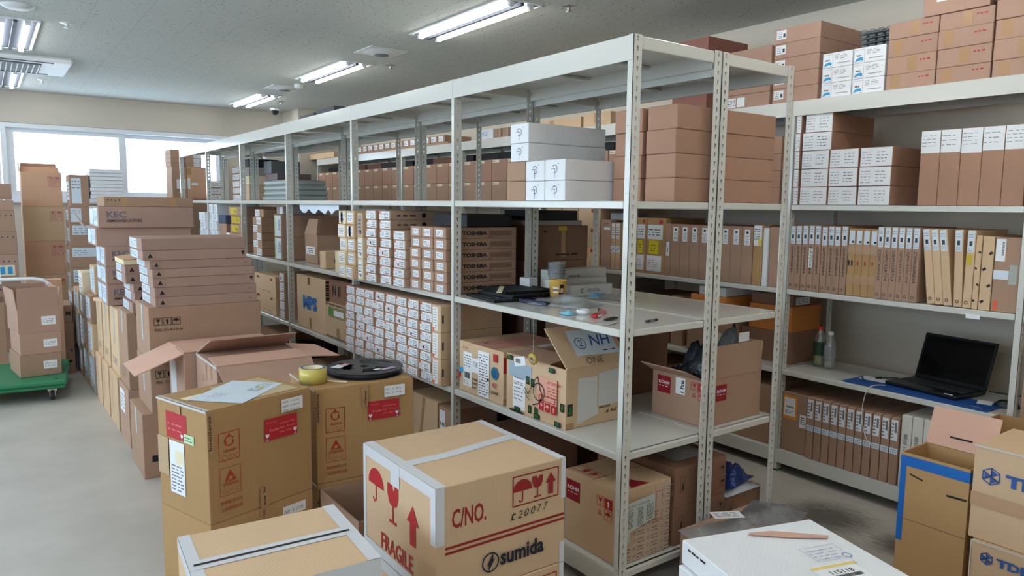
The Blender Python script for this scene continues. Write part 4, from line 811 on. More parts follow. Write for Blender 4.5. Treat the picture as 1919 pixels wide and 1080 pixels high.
carton('dark_grey_box', 'dark grey box lying on the grey parcels', .55, .9, 5.48, 5.85, 1.735, 1.80, mat('taupe_board', S(120, 104, 98), .6))
carton('dark_grey_box', 'short dark grey box on top above the grey parcels', .55, .85, 5.66, 5.9, 1.801, 1.93, mat('slate_board', S(110, 112, 112), .6))
# fifth and sixth bays: slim white boxes and yellow labelled ones
for i in range(5):
    for j in range(5):
        y0 = (5.70, 5.842, 6.02, 6.162, 6.304)[j]
        if i == 4 and j not in (0, 1): continue
        carton('slim_white_carton', 'slim white carton, %s row up, %s from right in the fifth bay' % (ORN[i], ORN[j]), .02 + J(.012), .40, y0, y0 + .136, zC + .0002 + i*.086, zC + i*.086 + .085, C_WHITE, [('paper_label', 'L', 'sw%d' % (j % 3), small_label(j % 3, .1, .1, .5, .8, PAPER2))], group='slim white cartons in the far bays')
for i in range(5):
    carton('yellow_labelled_carton', '%s brown carton with yellow end label in the fifth bay' % ORD[i], .02 + (.0, .01, .03, .05, .02)[i], .44, 4.90, 5.42 if i % 2 else 5.36, zC + .0002 + i*.082, zC + i*.082 + .081, C_BROWN, [('yellow_label', 'L', 'yl%d' % (i > 1), (lambda d, w, h: (d.rect(w*.1, h*.12, w*.5, h*.76, mat('ochre_label', S(206, 180, 40), .5)), d.text(w*.4, h*.3, h*.35, 'Max', INK, w=w*.14))) if i > 1 else small_label(3, .0, .05, .2, .9))], group='yellow labelled cartons in the fifth bay')
carton('brown_carton', 'brown carton beside the slim white cartons in the fifth bay', .04, .44, 5.46, 5.69, zC + .0002, 1.3, C_BROWN)
carton('dark_blue_box', 'dark blue box on top of the fifth bay brown carton', .03, .4, 5.44, 5.70, 1.301, 1.38, mat('dusk_blue_board', S(60, 74, 100), .5))
# rear run upper shelf, sixth bay
for i in range(5): carton('labelled_carton', '%s white-labelled carton of the stack in the sixth bay rear' % ORD[i], .52, .86, 6.66, 6.98, zD + .0002 + i*.078, zD + i*.078 + .077, C_BROWN, [('paper_label', 'L', 'six', small_label(1, .05, .1, .8, .75))], group='white-labelled cartons in the sixth bay')
for i in range(5): carton('labelled_carton', '%s pale labelled carton right of the sixth bay stack' % ORD[i], .53, .86, 6.36, 6.60, zD + .0002 + i*.092, zD + i*.092 + .091, [C_TAN, C_TAN, C_CREAM, C_GREY, C_BLACK][i], [('paper_label', 'L', 'six2', small_label(2, .05, .1, .4, .75))] if i < 4 else (), group='mixed cartons in the sixth bay')
# stack standing beyond the end of the shelving, in front of the window
def bx(lab, x0, x1, y0, y1, z0, z1, m=C_BROWN, mk=(), nm='carton', **k): return carton(nm, lab, x0, x1, y0, y1, z0, z1, m, mk, **k)
bx('large base carton beyond the shelving end by the window', -.04, .34, 7.45, 7.85, .0, .52, C_BROWN); bx('second base carton beyond the shelving end by the window', -.04, .34, 7.45, 7.85, .521, 1.04, C_BROWN)
bx('third base carton beyond the shelving end by the window', -.04, .34, 7.45, 7.85, 1.041, 1.55, C_BROWN)
bx('wide tan carton against the window beyond the shelving end', .13, .37, 7.47, 7.80, 1.551, 1.915, C_ORANGE, [('paper_label', 'F', 'wt1', lambda d, w, h: (d.rect(w*.02, h*.3, w*.12, h*.35, PAPER), d.rect(w*.2, h*.42, w*.3, h*.08, PAPER), d.rect(w*.0, h*.75, w*.2, h*.22, TAPE)))])
bx('narrow tan carton against the window, left of wide one', -.035, .125, 7.47, 7.80, 1.551, 1.915, C_BROWN, [('paper_label', 'F', 'wt2', lambda d, w, h: d.rect(w*.3, h*.3, w*.6, h*.3, PAPER))])
for i in range(4): bx('%s small carton on the narrow tan carton by the window' % ORD[i], -.04, .07, 7.48, 7.8, 1.916 + i*.05, 1.916 + i*.05 + .049, C_BROWN, group='small cartons piled by the window')
for i in range(3): bx('%s white-ended carton on the wide tan carton by the window' % ORD[i], .125, .30, 7.48, 7.8, 1.916 + i*.052, 1.916 + i*.052 + .051, C_BROWN, [('paper_label', 'F', 'we', small_label(2, .5, .1, .45, .8))], group='white-ended cartons by the window')
for i in range(6): bx('%s white-labelled carton by the window right of the tan ones' % ORD[i], .39, .56, 7.5, 7.8, 1.27 + i*.082, 1.27 + i*.082 + .081, C_BROWN, [('paper_label', 'F', 'we2', small_label(2, .1, .1, .8, .8))], group='white-labelled cartons right of the window stack')
bx('supporting carton under the labelled stack by the window', .38, .57, 7.48, 7.8, .0, .63, C_BROWN); bx('upper supporting carton under the labelled stack by the window', .38, .57, 7.48, 7.8, .631, 1.269, C_BROWN)
# low and loose cartons at the foot of bays three and four
bx('brown carton with open lid on the bottom shelf, third bay', .04, .42, 3.28, 3.56, zA, .30, C_BROWN, [('printed', 'L', 'pr', lambda d, w, h: d.rect(w*.5, h*.4, w*.3, h*.3, TAPE))])
bx('low flat carton on the bottom shelf beside the open one', .03, .44, 2.46, 3.2, zA, .235, C_OLIVE, [tape_top(.06)])
for i in range(7): bx('black and yellow edged flat box, %s from right, bottom shelf' % ORN[i], .05, .4, 3.63 + i*.06, 3.63 + i*.06 + .05, zA, .36, C_BLACK, [('yellow_edge', 'L', 'ye', lambda d, w, h: d.rect(w*.1, h*.05, w*.5, h*.9, mat('citron', S(214, 206, 70), .5)))], group='black and yellow boxes on the bottom shelf')
bx('brown carton at the far end of the fourth bay bottom shelf', .05, .4, 4.1, 4.6, zA, .42, C_BROWN)
# dark wrapped things on top of the shelving
for i, (y0, y1, h) in enumerate(((2.78, 3.1, .045), (3.14, 3.42, .035))):
    bx(['dark flat parcel on top of the shelving near the pillar', 'second dark flat parcel on top of the shelving'][i], .05, .40, y0, y1, zT, zT + h, mat('dark_wrap', S(52, 52, 58), .5), nm='flat_parcel')

# ================================================================ right wall run
X0 = 1.772; wA, wB, wC, wD, wT = .1322, .5972, 1.0562, 1.5242, 2.0852
def lined(seed, ruled=True):
    def f(d, w, h):
        d.rect(w*.0 + .002, .002, w - .004, h - .004, PAPER); d.lines(w*.06, h*.12, w*.3, h*.75, 5, GREYI, seed, .18); d.lines(w*.52, h*.2, w*.32, h*.65, 4, INK if seed % 3 == 0 else GREYI, seed + 3, .2)
    return f
cols = [(.504, .522), (.312, .470), (.150, .306), (-.022, .141)]
cols = [(.482, .513), (.312, .470), (.150, .306), (-.022, .141)]
for c, (ya, yb) in enumerate(cols):
    n = (5, 5, 3, 3)[c]
    for i in range(n):
        if c == 1 and i > 2: ya2, yb2 = .304 - .0, .472 - .012*(i == 4)
        else: ya2, yb2 = ya, yb
        carton('lined_label_carton', 'brown carton with ruled white end label, %s row up, %s column from left' % (ORN[i], ORN[c]), X0 + J(.004), X0 + .42, ya2 + .0, yb2, wD + i*.0965, wD + i*.0965 + .0955, C_TERRA, [('paper_label', 'L', 'ln%d' % ((c*2 + i) % 5), lined((c*2 + i) % 5))], group='ruled-label cartons at eye level on the right rack')
for i in range(5):
    yb = -.152 - i*.0885
    carton('upright_file_carton', 'tall upright brown carton with white top label, %s from left' % ORN[i], X0 + .002, X0 + .4, yb - .0865, yb, wD, wD + .35, C_TERRA, [('paper_label', 'L', 'uf%d' % (i % 4), (lambda s: lambda d, w, h: (d.rect(.001, h*(.70 if s != 2 else .68), w - .002, h*(.295 if s != 2 else .315), PAPER), d.lines(w*.06, h*.78, w*.7, h*.18, 4 - s % 2, GREYI, s, .14)))(i % 4))], group='tall upright cartons at eye level on the right rack')
# level C, nearest bay: slim upright cartons like books
BK = [(.497, .516, 0), (.458, .494, 0), (.419, .455, 0), (.380, .416, 1), (.342, .377, 0), (.303, .339, 0), (.265, .300, 0), (.226, .262, 0), (.186, .223, 0)]
def qfn(txt, s=0, mark=True):
    def f(d, w, h):
        d.rect(w*.12, h*.72, w*.76, h*.27, PAPER2); d.rect(w*.3, h*.8, w*.35, h*.06, DKGREY); d.lines(w*.2, h*.735, w*.5, h*.05, 3, GREYI, s, .3); d.lines(w*.2, h*.9, w*.5, h*.06, 2, GREYI, s, .3)
        d.part('handwriting')
        if s == 1: d.rect(w*.2, h*.36, w*.6, h*.3, PAPER)
        if txt: d.text(w*.3, h*.68, w*.42, txt, INK, -math.pi/2, w=h*.42 if len(txt) > 6 else h*.3, shear=.2)
        d.part('round_mark')
        if mark: d.disc(w*.45, h*.07, w*.24, FADE, w*.12, 0, 360, 12)
    return f
yy = .516
for i in range(9):
    yb = .516 - i*.0375
    carton('reel_book_carton', 'slim upright carton with handwritten code, %s from left on right rack' % ORN[i], X0 + .002 + J(.003), X0 + .36, yb - .0355, yb, wC, wC + .356 + J(.004), C_BROWN, [('handwritten_label', 'L', 'q%d' % (i == 3), qfn('BRP0084A' if i == 3 else 'QIHP0084A', int(i == 3)))], group='slim coded cartons on the right rack')
for i in range(4):
    yb = .177 - i*.0385
    carton('amber_taped_carton', 'slim carton with amber tape bands, %s of four' % ORN[i], X0 + .004, X0 + .36, yb - .0375, yb, wC, wC + .348, C_OLIVE, [('label_and_tape', 'L', 'am%d' % (i == 0), (lambda s: lambda d, w, h: (d.rect(w*.1, h*.77, w*.75, h*.2, PAPER2), d.rect(w*.5, h*.79, w*.3, h*.03, INK), d.part('amber_tape'), d.rect(0, h*.62, w, h*.14, TAPE), d.part('amber_tape'), d.rect(0, h*.18, w, h*.13, TAPE), [d.rect(w*(.1 + k*.45), h*.45, w*.22, h*.08, INK) for k in range(2)] if s else d.rect(w*.35, h*.46, w*.2, h*.06, MAROON)))(i == 0))], group='amber taped cartons on the right rack')
for i, t in enumerate(('CSNC60NHA', 'GRM155R71A', 'GRM155R71A', 'GJM1555C1H', 'GJM1555C1H', 'GJM1555C1H')):
    yb = .019 - i*.0343
    carton('taller_coded_carton', 'taller brown carton with black handwriting, %s of six' % ORN[i], X0 - .012, X0 + .37, yb - .0333, yb, wC, wC + .362, C_BROWN, [('handwritten_label', 'L', 'tc%d' % (i % 5), qfn(t, 2 + i))], group='taller coded cartons on the right rack')
for i in range(5):
    yb = -.231 - i*.0372 - (.006 if i > 2 else 0); lean = .125 if i < 3 else (.05 if i == 3 else 0)
    o = carton('leaning_carton', 'upright carton leaning left with white top label, %s of five' % ORN[i] if i < 4 else 'upright carton with small yellow sticker below its label', X0 + .002, X0 + .35, yb - .0355, yb, wC + .0016, wC + .358, C_TAN, [('paper_label', 'L', 'ln_%d' % (i == 4), (lambda s: lambda d, w, h: (qfn('', 2)(d, w, h), d.rect(w*.15, h*.56, w*.6, h*.13, mat('ochre_label', S(206, 180, 40), .5)) if s else None))(i == 4))], group='leaning cartons on the right rack')
    o.rotation_euler = (-lean, 0, 0); o.location.z += .0355 * .5 * math.sin(lean)
for i, (ya, yb, h) in enumerate(((-.448, -.424, .335), (-.498, -.452, .332))):
    carton('torn_edge_carton', ['thin brown carton with black tape flecks', 'plain tan carton with black tape flecks'][i], X0 + .002, X0 + .4, ya, yb, wC, wC + h, C_TAN, [('black_flecks', 'L', 'bf%d' % i, lambda d, w, h: [d.rect(w*(.1 + .5*(k % 2)), h*(.1 + .22*k), w*.35, h*.035, INK, .7) for k in range(4)])], group='flecked cartons on the right rack')
carton('wide_end_carton', 'wide brown carton with barcode label at the right rack post', X0 + .004, X0 + .40, -.603, -.502, wC, wC + .33, C_BROWN, [('barcode_label', 'L', 'wec', lambda d, w, h: (d.rect(w*.03, h*.68, w*.38, h*.3, PAPER), d.bars(w*.27, h*.76, w*.09, h*.18, INK, 12, 4, True), d.part('white_label'), d.rect(0, h*.44, w*.6, h*.12, PAPER2), d.part('orange_mark'), d.rect(w*.1, h*.02, w*.14, h*.13, ORED), d.part('grey_label'), d.rect(w*.62, h*.38, w*.3, h*.26, mat('grey_label', S(170, 176, 166), .5)))), ('grey_label', 'F', 'wef', lambda d, w, h: d.rect(w*.05, h*.5, w*.15, h*.45, mat('grey_label', S(170, 176, 166), .5)))])
b = MB(); b.box(-.0006, .0006, -.03, .03, -.02, .0, PAPER); tag(b.build('shelf_tag', None, (1.7605, -.44, 1.034)), 'small white paper tag stuck on the shelf edge below', 'paper tag')
# level A, nearest bay
carton('orange_label_carton', 'brown carton with orange document pouch on the bottom right shelf', X0 + .012, X0 + .4, .358, .51, wA, .47, C_BROWN, [('orange_pouch', 'L', 'op', lambda d, w, h: (d.rect(w*.01, h*.55, w*.58, h*.4, mat('orange_pouch', S(232, 150, 50), .4)), d.rect(w*.06, h*.6, w*.45, h*.31, PAPER), d.bars(w*.12, h*.74, w*.32, h*.03, INK, 14, 3), d.lines(w*.12, h*.64, w*.3, h*.06, 2, GREYI, 5), d.rect(w*.72, h*.45, w*.25, h*.22, PAPER), d.lines(w*.76, h*.5, w*.18, h*.14, 4, INK, 6)))])
for i in range(11):
    yb = .344 - i*.0456
    carton('slim_component_carton', 'slim brown carton with white labels, %s from left on bottom right shelf' % ORN[i], X0 - .012, X0 + .36, yb - .0405, yb, wA, wA + .342, C_BROWN, [('component_label', 'L', 'sc', lambda d, w, h: (d.rect(w*.06, h*.66, w*.8, h*.31, PAPER), d.rect(w*.5, h*.78, w*.25, h*.15, GREYI), d.lines(w*.12, h*.68, w*.3, h*.25, 5, INK, 4, .4), d.rect(w*.0, h*.46, w, h*.09, PAPER2), d.lines(w*.15, h*.475, w*.7, h*.06, 2, GREYI, 8, .4)))], group='slim component cartons on the bottom right shelf')
for i in range(5):
    yb = -.148 - .0 - i*.052 - .012
    carton('white_upright_box', 'white upright box, %s of five beside the slim component cartons' % ORN[i], X0 - .006, X0 + .36, yb - .049, yb, wA, wA + .366, C_CREAM if i > 5 else mat('ivory_board', S(222, 218, 208), .5), [('printed_code', 'L', 'wb', lambda d, w, h: (d.bars(w*.3, h*.6, w*.35, h*.14, GREYI, 8, 5, True), d.lines(w*.3, h*.5, w*.3, h*.08, 2, GREYI, 4, .3)))], group='white upright boxes on the bottom right shelf')
carton('brown_carton', 'brown carton at the right end of the bottom right shelf', X0, X0 + .36, -.60, -.43, wA, wA + .28, C_BROWN)
# level B, nearest bay: laptop, mat, bottles
b = MB(); b.box(-.095, .095, -.35, .35, 0, .003, MATB, c=.001); o = tag(b.build('desk_mat', None, (1.868, -.18, wB), -.03), 'long blue printed desk mat under the laptop', 'desk mat')
d_ = D((-.07, -.33, .003), (0, 1, 0), (-1, 0, 0), (0, 0, 1)); d_.text(.02, -.03, .014, 'NCBC', PAPER2, w=.05); d_.b.build('printed_lettering', o)
# the mat's white print sits at its right end
r = empty('laptop', (1.995, -.197, wB + .0032), -1.71, 'open black laptop with a dark screen on the blue mat', 'laptop')
b = MB(); b.box(-.185, .185, -.125, .125, .003, .02, BLACKP, c=.005); b.build('base', r)
b = MB()
for i in range(15):
    for j in range(5): b.box(-.165 + i*.0222, -.146 + i*.0222, -.03 + j*.0255, -.008 + j*.0255, .0195, .0222, DKGREY, c=.001)
b.build('keyboard', r); b = MB(); b.box(-.05, .05, -.115, -.055, .0198, .0206, DKGREY); b.build('touchpad', r)
b = MB(); b.box(.12, .16, -.115, -.105, .02, .0208, PAPER); b.build('sticker', r)
Mt = Matrix.Translation((0, .122, .018)) @ Matrix.Rotation(-.32, 4, 'X')
b = MB(); b.box(-.185, .185, 0, .008, 0, .245, BLACKP, Mt, c=.003); sc_ = b.build('lid', r); b = MB(); b.box(-.172, .172, -.0012, -.0002, .02, .233, SCREEN, Mt); b.build('screen', sc_)
r = empty('computer_mouse', (1.938, -.545, wB + .0005), -1.2, 'black computer mouse at the right end of the desk mat', 'mouse')
b = MB(); b.lathe([(0, .036), (.016, .033), (.027, .02), (.031, .006), (.03, 0)], BLACKP, 20, Matrix.Scale(1.7, 4, (1, 0, 0))); b.build('shell', r)
b = MB(); b.box(.012, .03, -.003, .003, .03, .036, DKGREY, c=.002); b.build('wheel', r)
b = MB(); b.tube([(2.0, -.02, wB + .012), (2.03, .0, wB + .016), (2.05, .03, wB + .01), (2.0, .07, wB + .008)], .003, BLACKP, 8); b.cyl((2.0, .07, wB + .008), (1.97, .085, wB + .008), .007, BLACKP, 10); tag(b.build('laptop_power_plug'), 'black power lead and plug at the laptop left side', 'cable')
b = MB(); b.tube([(2.15, -.39, wB + .012), (2.19, -.46, wB + .006), (2.2, -.58, wB + .006)], .003, BLACKP, 8); tag(b.build('laptop_cable'), 'thin black cable running right behind the laptop', 'cable')
b = MB(); b.box(-.09, .09, -.045, .045, 0, .001, PAPER); b.add([(-.085, -.03, .0012), (.08, -.03, .0012), (.08, -.028, .0012), (-.085, -.028, .0012)], [(0, 1, 2, 3)], GREYI); tag(b.build('note_sheet', None, (1.955, .06, wB + .004), -1.5), 'white note sheet lying on the desk mat beside the laptop', 'paper')
b = MB(); b.box(-.04, .04, -.03, .03, 0, .0012, PAPER); tag(b.build('note_slip', None, (1.93, -.455, wB + .0038), .3), 'small white paper slip between laptop and mouse', 'paper')
b = MB(); b.cyl((-.045, 0, .005), (.045, 0, .005), .004, NAVY, 10); tag(b.build('blue_pen', None, (1.90, .12, wB + .0042), .6), 'dark blue pen lying on the left end of the mat', 'pen')
def tubecurve(pts, r_, m):
    P = [Vector(p) for p in pts]; out = []
    for i in range(len(P) - 1):
        p0, p1, p2, p3 = P[max(i-1, 0)], P[i], P[i+1], P[min(i+2, len(P)-1)]
        for k in range(6):
            t = k/6; out.append(.5*((2*p1) + (-p0 + p2)*t + (2*p0 - 5*p1 + 4*p2 - p3)*t*t + (-p0 + 3*p1 - 3*p2 + p3)*t**3))
    out.append(P[-1]); b = MB(); b.tube(out, r_, m, 8); return b
tag(tubecurve([(1.86, -.02, wB + .006), (1.80, .0, wB + .01), (1.758, .015, wB - .005), (1.748, .03, .52), (1.749, .03, .43), (1.75, -.0, .33), (1.751, -.06, .30)], .0022, CABLE).build('white_cable'), 'thin white cable hanging over the shelf edge', 'cable')
def bottle(name, label, x, y, h, r_, liquid, capm, labm):
    t = empty(name, (x, y, wB + .0005), 0, label, 'bottle')
    PET = MATS.get('pet_plastic') or film('pet_plastic', S(226, 232, 230), .72, .16, .05)
    b = MB(); b.lathe([(0, .002), (r_*.8, 0), (r_, .012), (r_*.97, h*.2), (r_, h*.3), (r_*.93, h*.45), (r_, h*.6), (r_*.85, h*.72), (r_*.42, h*.86), (r_*.4, h*.92)], PET, 24); b.build('bottle_body', t)
    b = MB(); b.lathe([(0, .004), (r_*.76, .004), (r_*.92, .014), (r_*.9, h*liquid[1]), (0, h*liquid[1])], liquid[0], 20); b.build('drink', t)
    b = MB(); b.lathe([(r_*.44, h*.9), (r_*.46, h*.92), (r_*.46, h*.99), (0, h)], capm, 18); b.build('cap', t)
    b = MB(); b.lathe([(r_*1.01, h*.28), (r_*1.01, h*.62)], labm, 24); b.build('label_sleeve', t)
TEA = mat('green_tea', S(150, 150, 70), .1)
bottle('drink_bottle', 'plastic bottle with red cap and dark green sleeve', 2.03, .452, .232, .034, (TEA, .6), mat('cap_red', S(206, 70, 50), .4), mat('bottle_green', S(52, 76, 58), .4))
bottle('drink_bottle', 'clear plastic bottle with white cap, half full', 2.01, .378, .215, .033, (film('water', S(220, 230, 236), .8, .1, .03), .5), WHITEP, mat('frosted_sleeve', S(196, 204, 208), .3, trans=.5))
carton('orange_carton', 'orange-brown carton above a dark one on the right rack', 1.9, 2.2, .56, .85, .785, .935, C_ORG); carton('dark_crate', 'dark carton under the orange one on the right rack', 1.9, 2.2, .56, .9, wB, .784, C_DARK)
carton('brown_carton', 'small brown carton on top of the orange one', 1.92, 2.2, .57, .85, .936, 1.0, C_DARK, [('paper_label', 'F', 'bq', small_label(2, .1, .1, .5, .7))])
carton('orange_carton', 'orange carton seen behind the rear shelf post', X0, 2.1, .93, 1.2, .80, .96, C_ORG); carton('brown_carton', 'brown carton under the orange carton behind the rear shelf post', X0, 2.1, .92, 1.22, wB, .799, C_BROWN)
# level C middle bay (seen over the work shelf)
Cm = [(1.437, 1.607, 'y'), (1.613, 1.705, 'y')]
def wayb(d, w, h):
    d.rect(w*.05, h*.62, w*.8, h*.26, PAPER); d.lines(w*.12, h*.68, w*.6, h*.14, 3, INK, 3, .3); d.rect(w*.15, h*.36, w*.5, h*.24, YEL); d.lines(w*.25, h*.4, w*.25, h*.14, 3, INK, 5, .3); d.rect(w*.02, h*.05, w*.8, h*.28, PAPER); d.lines(w*.1, h*.12, w*.5, h*.14, 4, MAUVE, 6, .3); d.rect(w*.65, h*.9, w*.2, h*.07, RED)
for i, (ya, yb) in enumerate(((1.437, 1.607), (1.61, 1.70))): carton('waybill_carton', ['wide tan carton with white and yellow waybills', 'narrow tan carton with white and yellow waybills'][i], X0 + .01, X0 + .4, ya, yb, wC, wC + .374, C_OLIVE, [('waybills', 'L', 'wb%d' % i, wayb)])
carton('label_edge_carton', 'slim carton with one low white label beside the waybill cartons', X0 + .005, X0 + .38, 1.386, 1.434, wC, wC + .342, C_BROWN, [('paper_label', 'L', 'le', lambda d, w, h: (d.rect(w*.2, h*.38, w*.55, h*.27, PAPER), d.rect(w*.4, h*.45, w*.12, h*.08, INK)))])
for i in range(8):
    yb = 1.384 - i*.0785
    carton('code_tag_carton', 'upright brown carton with small code tag, %s from left, mid bay' % ORN[i], X0 + .002, X0 + .36, yb - .077, yb, wC, wC + .338, C_BROWN, [('code_tag', 'L', 'ct', lambda d, w, h: (d.rect(w*.25, h*.68, w*.5, h*.27, PAPER), d.rect(w*.4, h*.88, w*.2, h*.04, INK), d.lines(w*.35, h*.71, w*.3, h*.14, 5, INK, 4, .3)))], group='upright code-tag cartons in the middle wall bay')
carton('taped_carton', 'tan carton with yellow corner label by the white slim box', X0, X0 + .4, .69, .752, wC, wC + .35, C_OLIVE, [('corner_label', 'L', 'cl', lambda d, w, h: (d.rect(w*.05, h*.66, w*.85, h*.33, PAPER), d.lines(w*.1, h*.75, w*.6, h*.2, 5, GREYI, 3), d.rect(w*.55, h*.67, w*.3, h*.1, YEL)))])
carton('slim_white_box', 'very slim white box at the right end of the middle wall bay', X0, X0 + .36, .655, .686, wC, wC + .335, C_WHITE); carton('brown_carton', 'brown carton behind the post at the bay boundary', X0 + .01, X0 + .36, .56, .65, wC, wC + .34, C_BROWN)
carton('tall_plain_carton', 'tall pinkish carton with scribble at its top', X0, X0 + .4, 1.945, 2.048, wC, wC + .352, C_PINK, [('scribble', 'L', 'scr', lambda d, w, h: (d.text(w*.25, h*.9, h*.04, 'JAN/L', INK, w=w*.5), d.rect(w*.3, h*.8, w*.6, h*.05, PAPER)))])
for i in range(2):
    yb = 1.942 - i*.047
    carton('slim_blue_tag_carton', ['slim carton with white label and blue strip, left', 'slim carton with white label and blue strip, right'][i], X0, X0 + .36, yb - .045, yb, wC, wC + .335, C_TAN, [('paper_label', 'L', 'bt', lambda d, w, h: (d.rect(w*.1, h*.66, w*.7, h*.32, PAPER), d.lines(w*.2, h*.72, w*.5, h*.2, 4, INK, 4, .3), d.rect(0, h*.37, w, h*.14, PAPER2), d.line([(0, h*.4), (w, h*.48)], .004, BLUEI)))], group='slim blue strip cartons')
b = MB(); b.box(-.12, .12, -.07, .07, 0, .05, mat('frosted_plastic', S(176, 184, 190), .3, trans=.2), c=.006); tag(b.build('plastic_parts_case', None, (X0 + .16, 1.93, wC + .3525), 0), 'frosted plastic parts case lying on upright cartons', 'case')
for i in range(3): carton('red_tag_carton', '%s tan carton with small red tag behind the rear posts' % ['lowest', 'middle', 'topmost'][i], X0, X0 + .36, 2.062, 2.3, wC + i*.146, wC + i*.146 + .145, C_TAN, [('red_tag', 'L', 'rt', lambda d, w, h: (d.rect(w*.6, h*.76, w*.3, h*.18, RED), d.rect(w*.05, h*.5, w*.3, h*.45, PAPER) if h < .1 else None))], group='red tag cartons behind the rear posts')
for i in range(2): carton('labelled_carton', ['tan carton with big white label high between the posts', 'second tan carton with white label between the posts'][i], X0, X0 + .36, 2.31 + i*.19, 2.49 + i*.19, wC + .25, wC + .43, C_TAN, [('paper_label', 'L', 'bp', small_label(3, .1, .1, .5, .6, None, INK))], cat='box')
for i in range(2): carton('brown_carton', ['brown base carton below the white labelled one', 'second brown base carton below white labelled cartons'][i], X0, X0 + .36, 2.31 + i*.19, 2.49 + i*.19, wC, wC + .249, C_BROWN)
# level B middle bay
for i, (y0, y1, h, m_, t) in enumerate(((1.78, 1.9, .22, C_GREY, 'grey printed box low in the middle wall bay'), (1.42, 1.7, .15, C_DARK, 'dark brown box low in the middle wall bay'), (1.3, 1.4, .16, C_BROWN, 'small brown box low in the middle wall bay'))):
    carton('low_carton', t, X0 + .05, X0 + .4, y0, y1, wB, wB + h + .17, m_)
carton('white_flat_carton', 'white flat carton with small print behind the rear shelf posts', X0 + .02, X0 + .34, .945, 1.15, .9612, 1.015, C_WHITE, [('print', 'L', 'wfp', small_label(2, .1, .2, .5, .5))])
# level A middle bay
carton('plain_carton', 'brown carton on the bottom of the middle wall bay', X0 + .02, X0 + .4, .6, 1.1, wA, .48, C_BROWN); carton('plain_carton', 'second brown carton on the bottom of the middle wall bay', X0 + .02, X0 + .4, 1.15, 1.68, wA, .45, C_DARK)
# level D, all bays further away: two rows of plain upright cartons
n = 0
for (a, c_) in ((6.37, 7.535), (5.175, 6.33), (3.97, 5.135), (2.78, 3.93), (1.75, 2.74)):
    k = int((c_ - a) / .2); pw = (c_ - a) / k
    for i in range(k):
        n += 1
        for lv in range(2):
            y0 = c_ - (i + 1)*pw
            carton('far_upright_carton', 'plain brown upright carton, %s row, %s from far end, wall rack' % (['lower', 'upper'][lv], (ORN + ['sixteenth', 'seventeenth', 'eighteenth', 'nineteenth', 'twentieth', 'twenty-first', 'twenty-second', 'twenty-third', 'twenty-fourth', 'twenty-fifth', 'twenty-sixth', 'twenty-seventh'])[n - 1]), X0 + .004, X0 + .4, y0 + .004, y0 + pw - .004, wD + lv*.1895, wD + lv*.1895 + .188, C_TERRA if lv else C_BROWN,
                   [('paper_label', 'L', 'fu%d' % (i % 3), lambda d, w, h: (d.rect(w*.04, h*.85, w*.45, h*.12, CREAMP), d.text(w*.06, h*.875, h*.07, '801/1', INK, w=w*.36)))], group='two rows of upright cartons on the wall rack')
for bi, (a, c_) in enumerate(((6.37, 7.535), (5.175, 6.33), (3.97, 5.135), (2.78, 3.93), (1.75, 2.74))):
    k = 3; pw = (c_ - a) / k
    for i in range(k):
        carton('dark_flat_carton', 'dark flat carton lying on the upright rows, %s from far, wall rack' % ORN[bi*3 + i], X0 + .14, X0 + .43, a + i*pw + .004, a + (i + 1)*pw - .004, wD + .3785, wD + .452, C_BLACK if (bi + i) % 3 else C_DARK, group='dark flat cartons lying on the upright rows')
for j in range(3):
    for lv in range(4): carton('far_upright_carton', 'brown carton near the middle wall bay, %s row, %s column' % (ORD[lv], ORN[j]), X0 + .004, X0 + .4, .60 + j*.37, .96 + j*.37, wD + lv*.095, wD + lv*.095 + .094, C_TERRA, group='brown cartons of the middle wall bay')
# top of the wall run
def slab(d, w, h): d.rect(w*.02, h*.1, w*.75, h*.8, PAPER); d.lines(w*.1, h*.2, w*.5, h*.5, 2, GREYI, 4, .4)
top_items = [(7.0, 7.95, .085, C_TAN), (6.3, 6.9, .05, C_BROWN), (4.55, 6.25, .04, C_BROWN)]
carton('top_carton', 'long tan carton overhanging the far end of the wall rack top', X0 - .02, X0 + .42, 6.95, 7.9, wT, wT + .07, C_TAN)
for i in range(14):
    y0 = 6.15 - i*.145
    carton('top_small_carton', 'small white-ended carton on top of the wall rack, %s from far' % ORN[i], X0, X0 + .3, y0, y0 + .125, wT + .022, wT + .085, C_BROWN, [('paper_label', 'L', 'tp%d' % (i % 2), slab)], group='small white-ended cartons on the wall rack top')
carton('top_board', 'long flat brown carton under the small white-ended ones on top', X0 - .004, X0 + .36, 4.2, 6.32, wT, wT + .021, C_BROWN)
carton('top_carton', 'white bright carton on the wall rack top', X0, X0 + .35, 3.45, 3.70, wT, wT + .085, C_WHITE, [('p', 'L', 'pp', small_label(2, .1, .2, .6, .6, PAPER2))])
carton('top_carton', 'striped tan carton row on the wall rack top', X0, X0 + .35, 3.05, 3.42, wT, wT + .075, C_TAN, [('stripes', 'L', 'stp', lambda d, w, h: d.bars(0, 0, w, h, FADE, 18, 3))])
carton('top_carton', 'tan carton on the wall rack top behind the near posts', X0, X0 + .35, 2.3, 2.98, wT, wT + .08, C_TAN, [tape_drop('L')])
carton('top_carton', 'second tan carton on the wall rack top behind the near posts', X0, X0 + .35, 1.98, 2.27, wT, wT + .09, C_TAN, [tape_drop('L')])
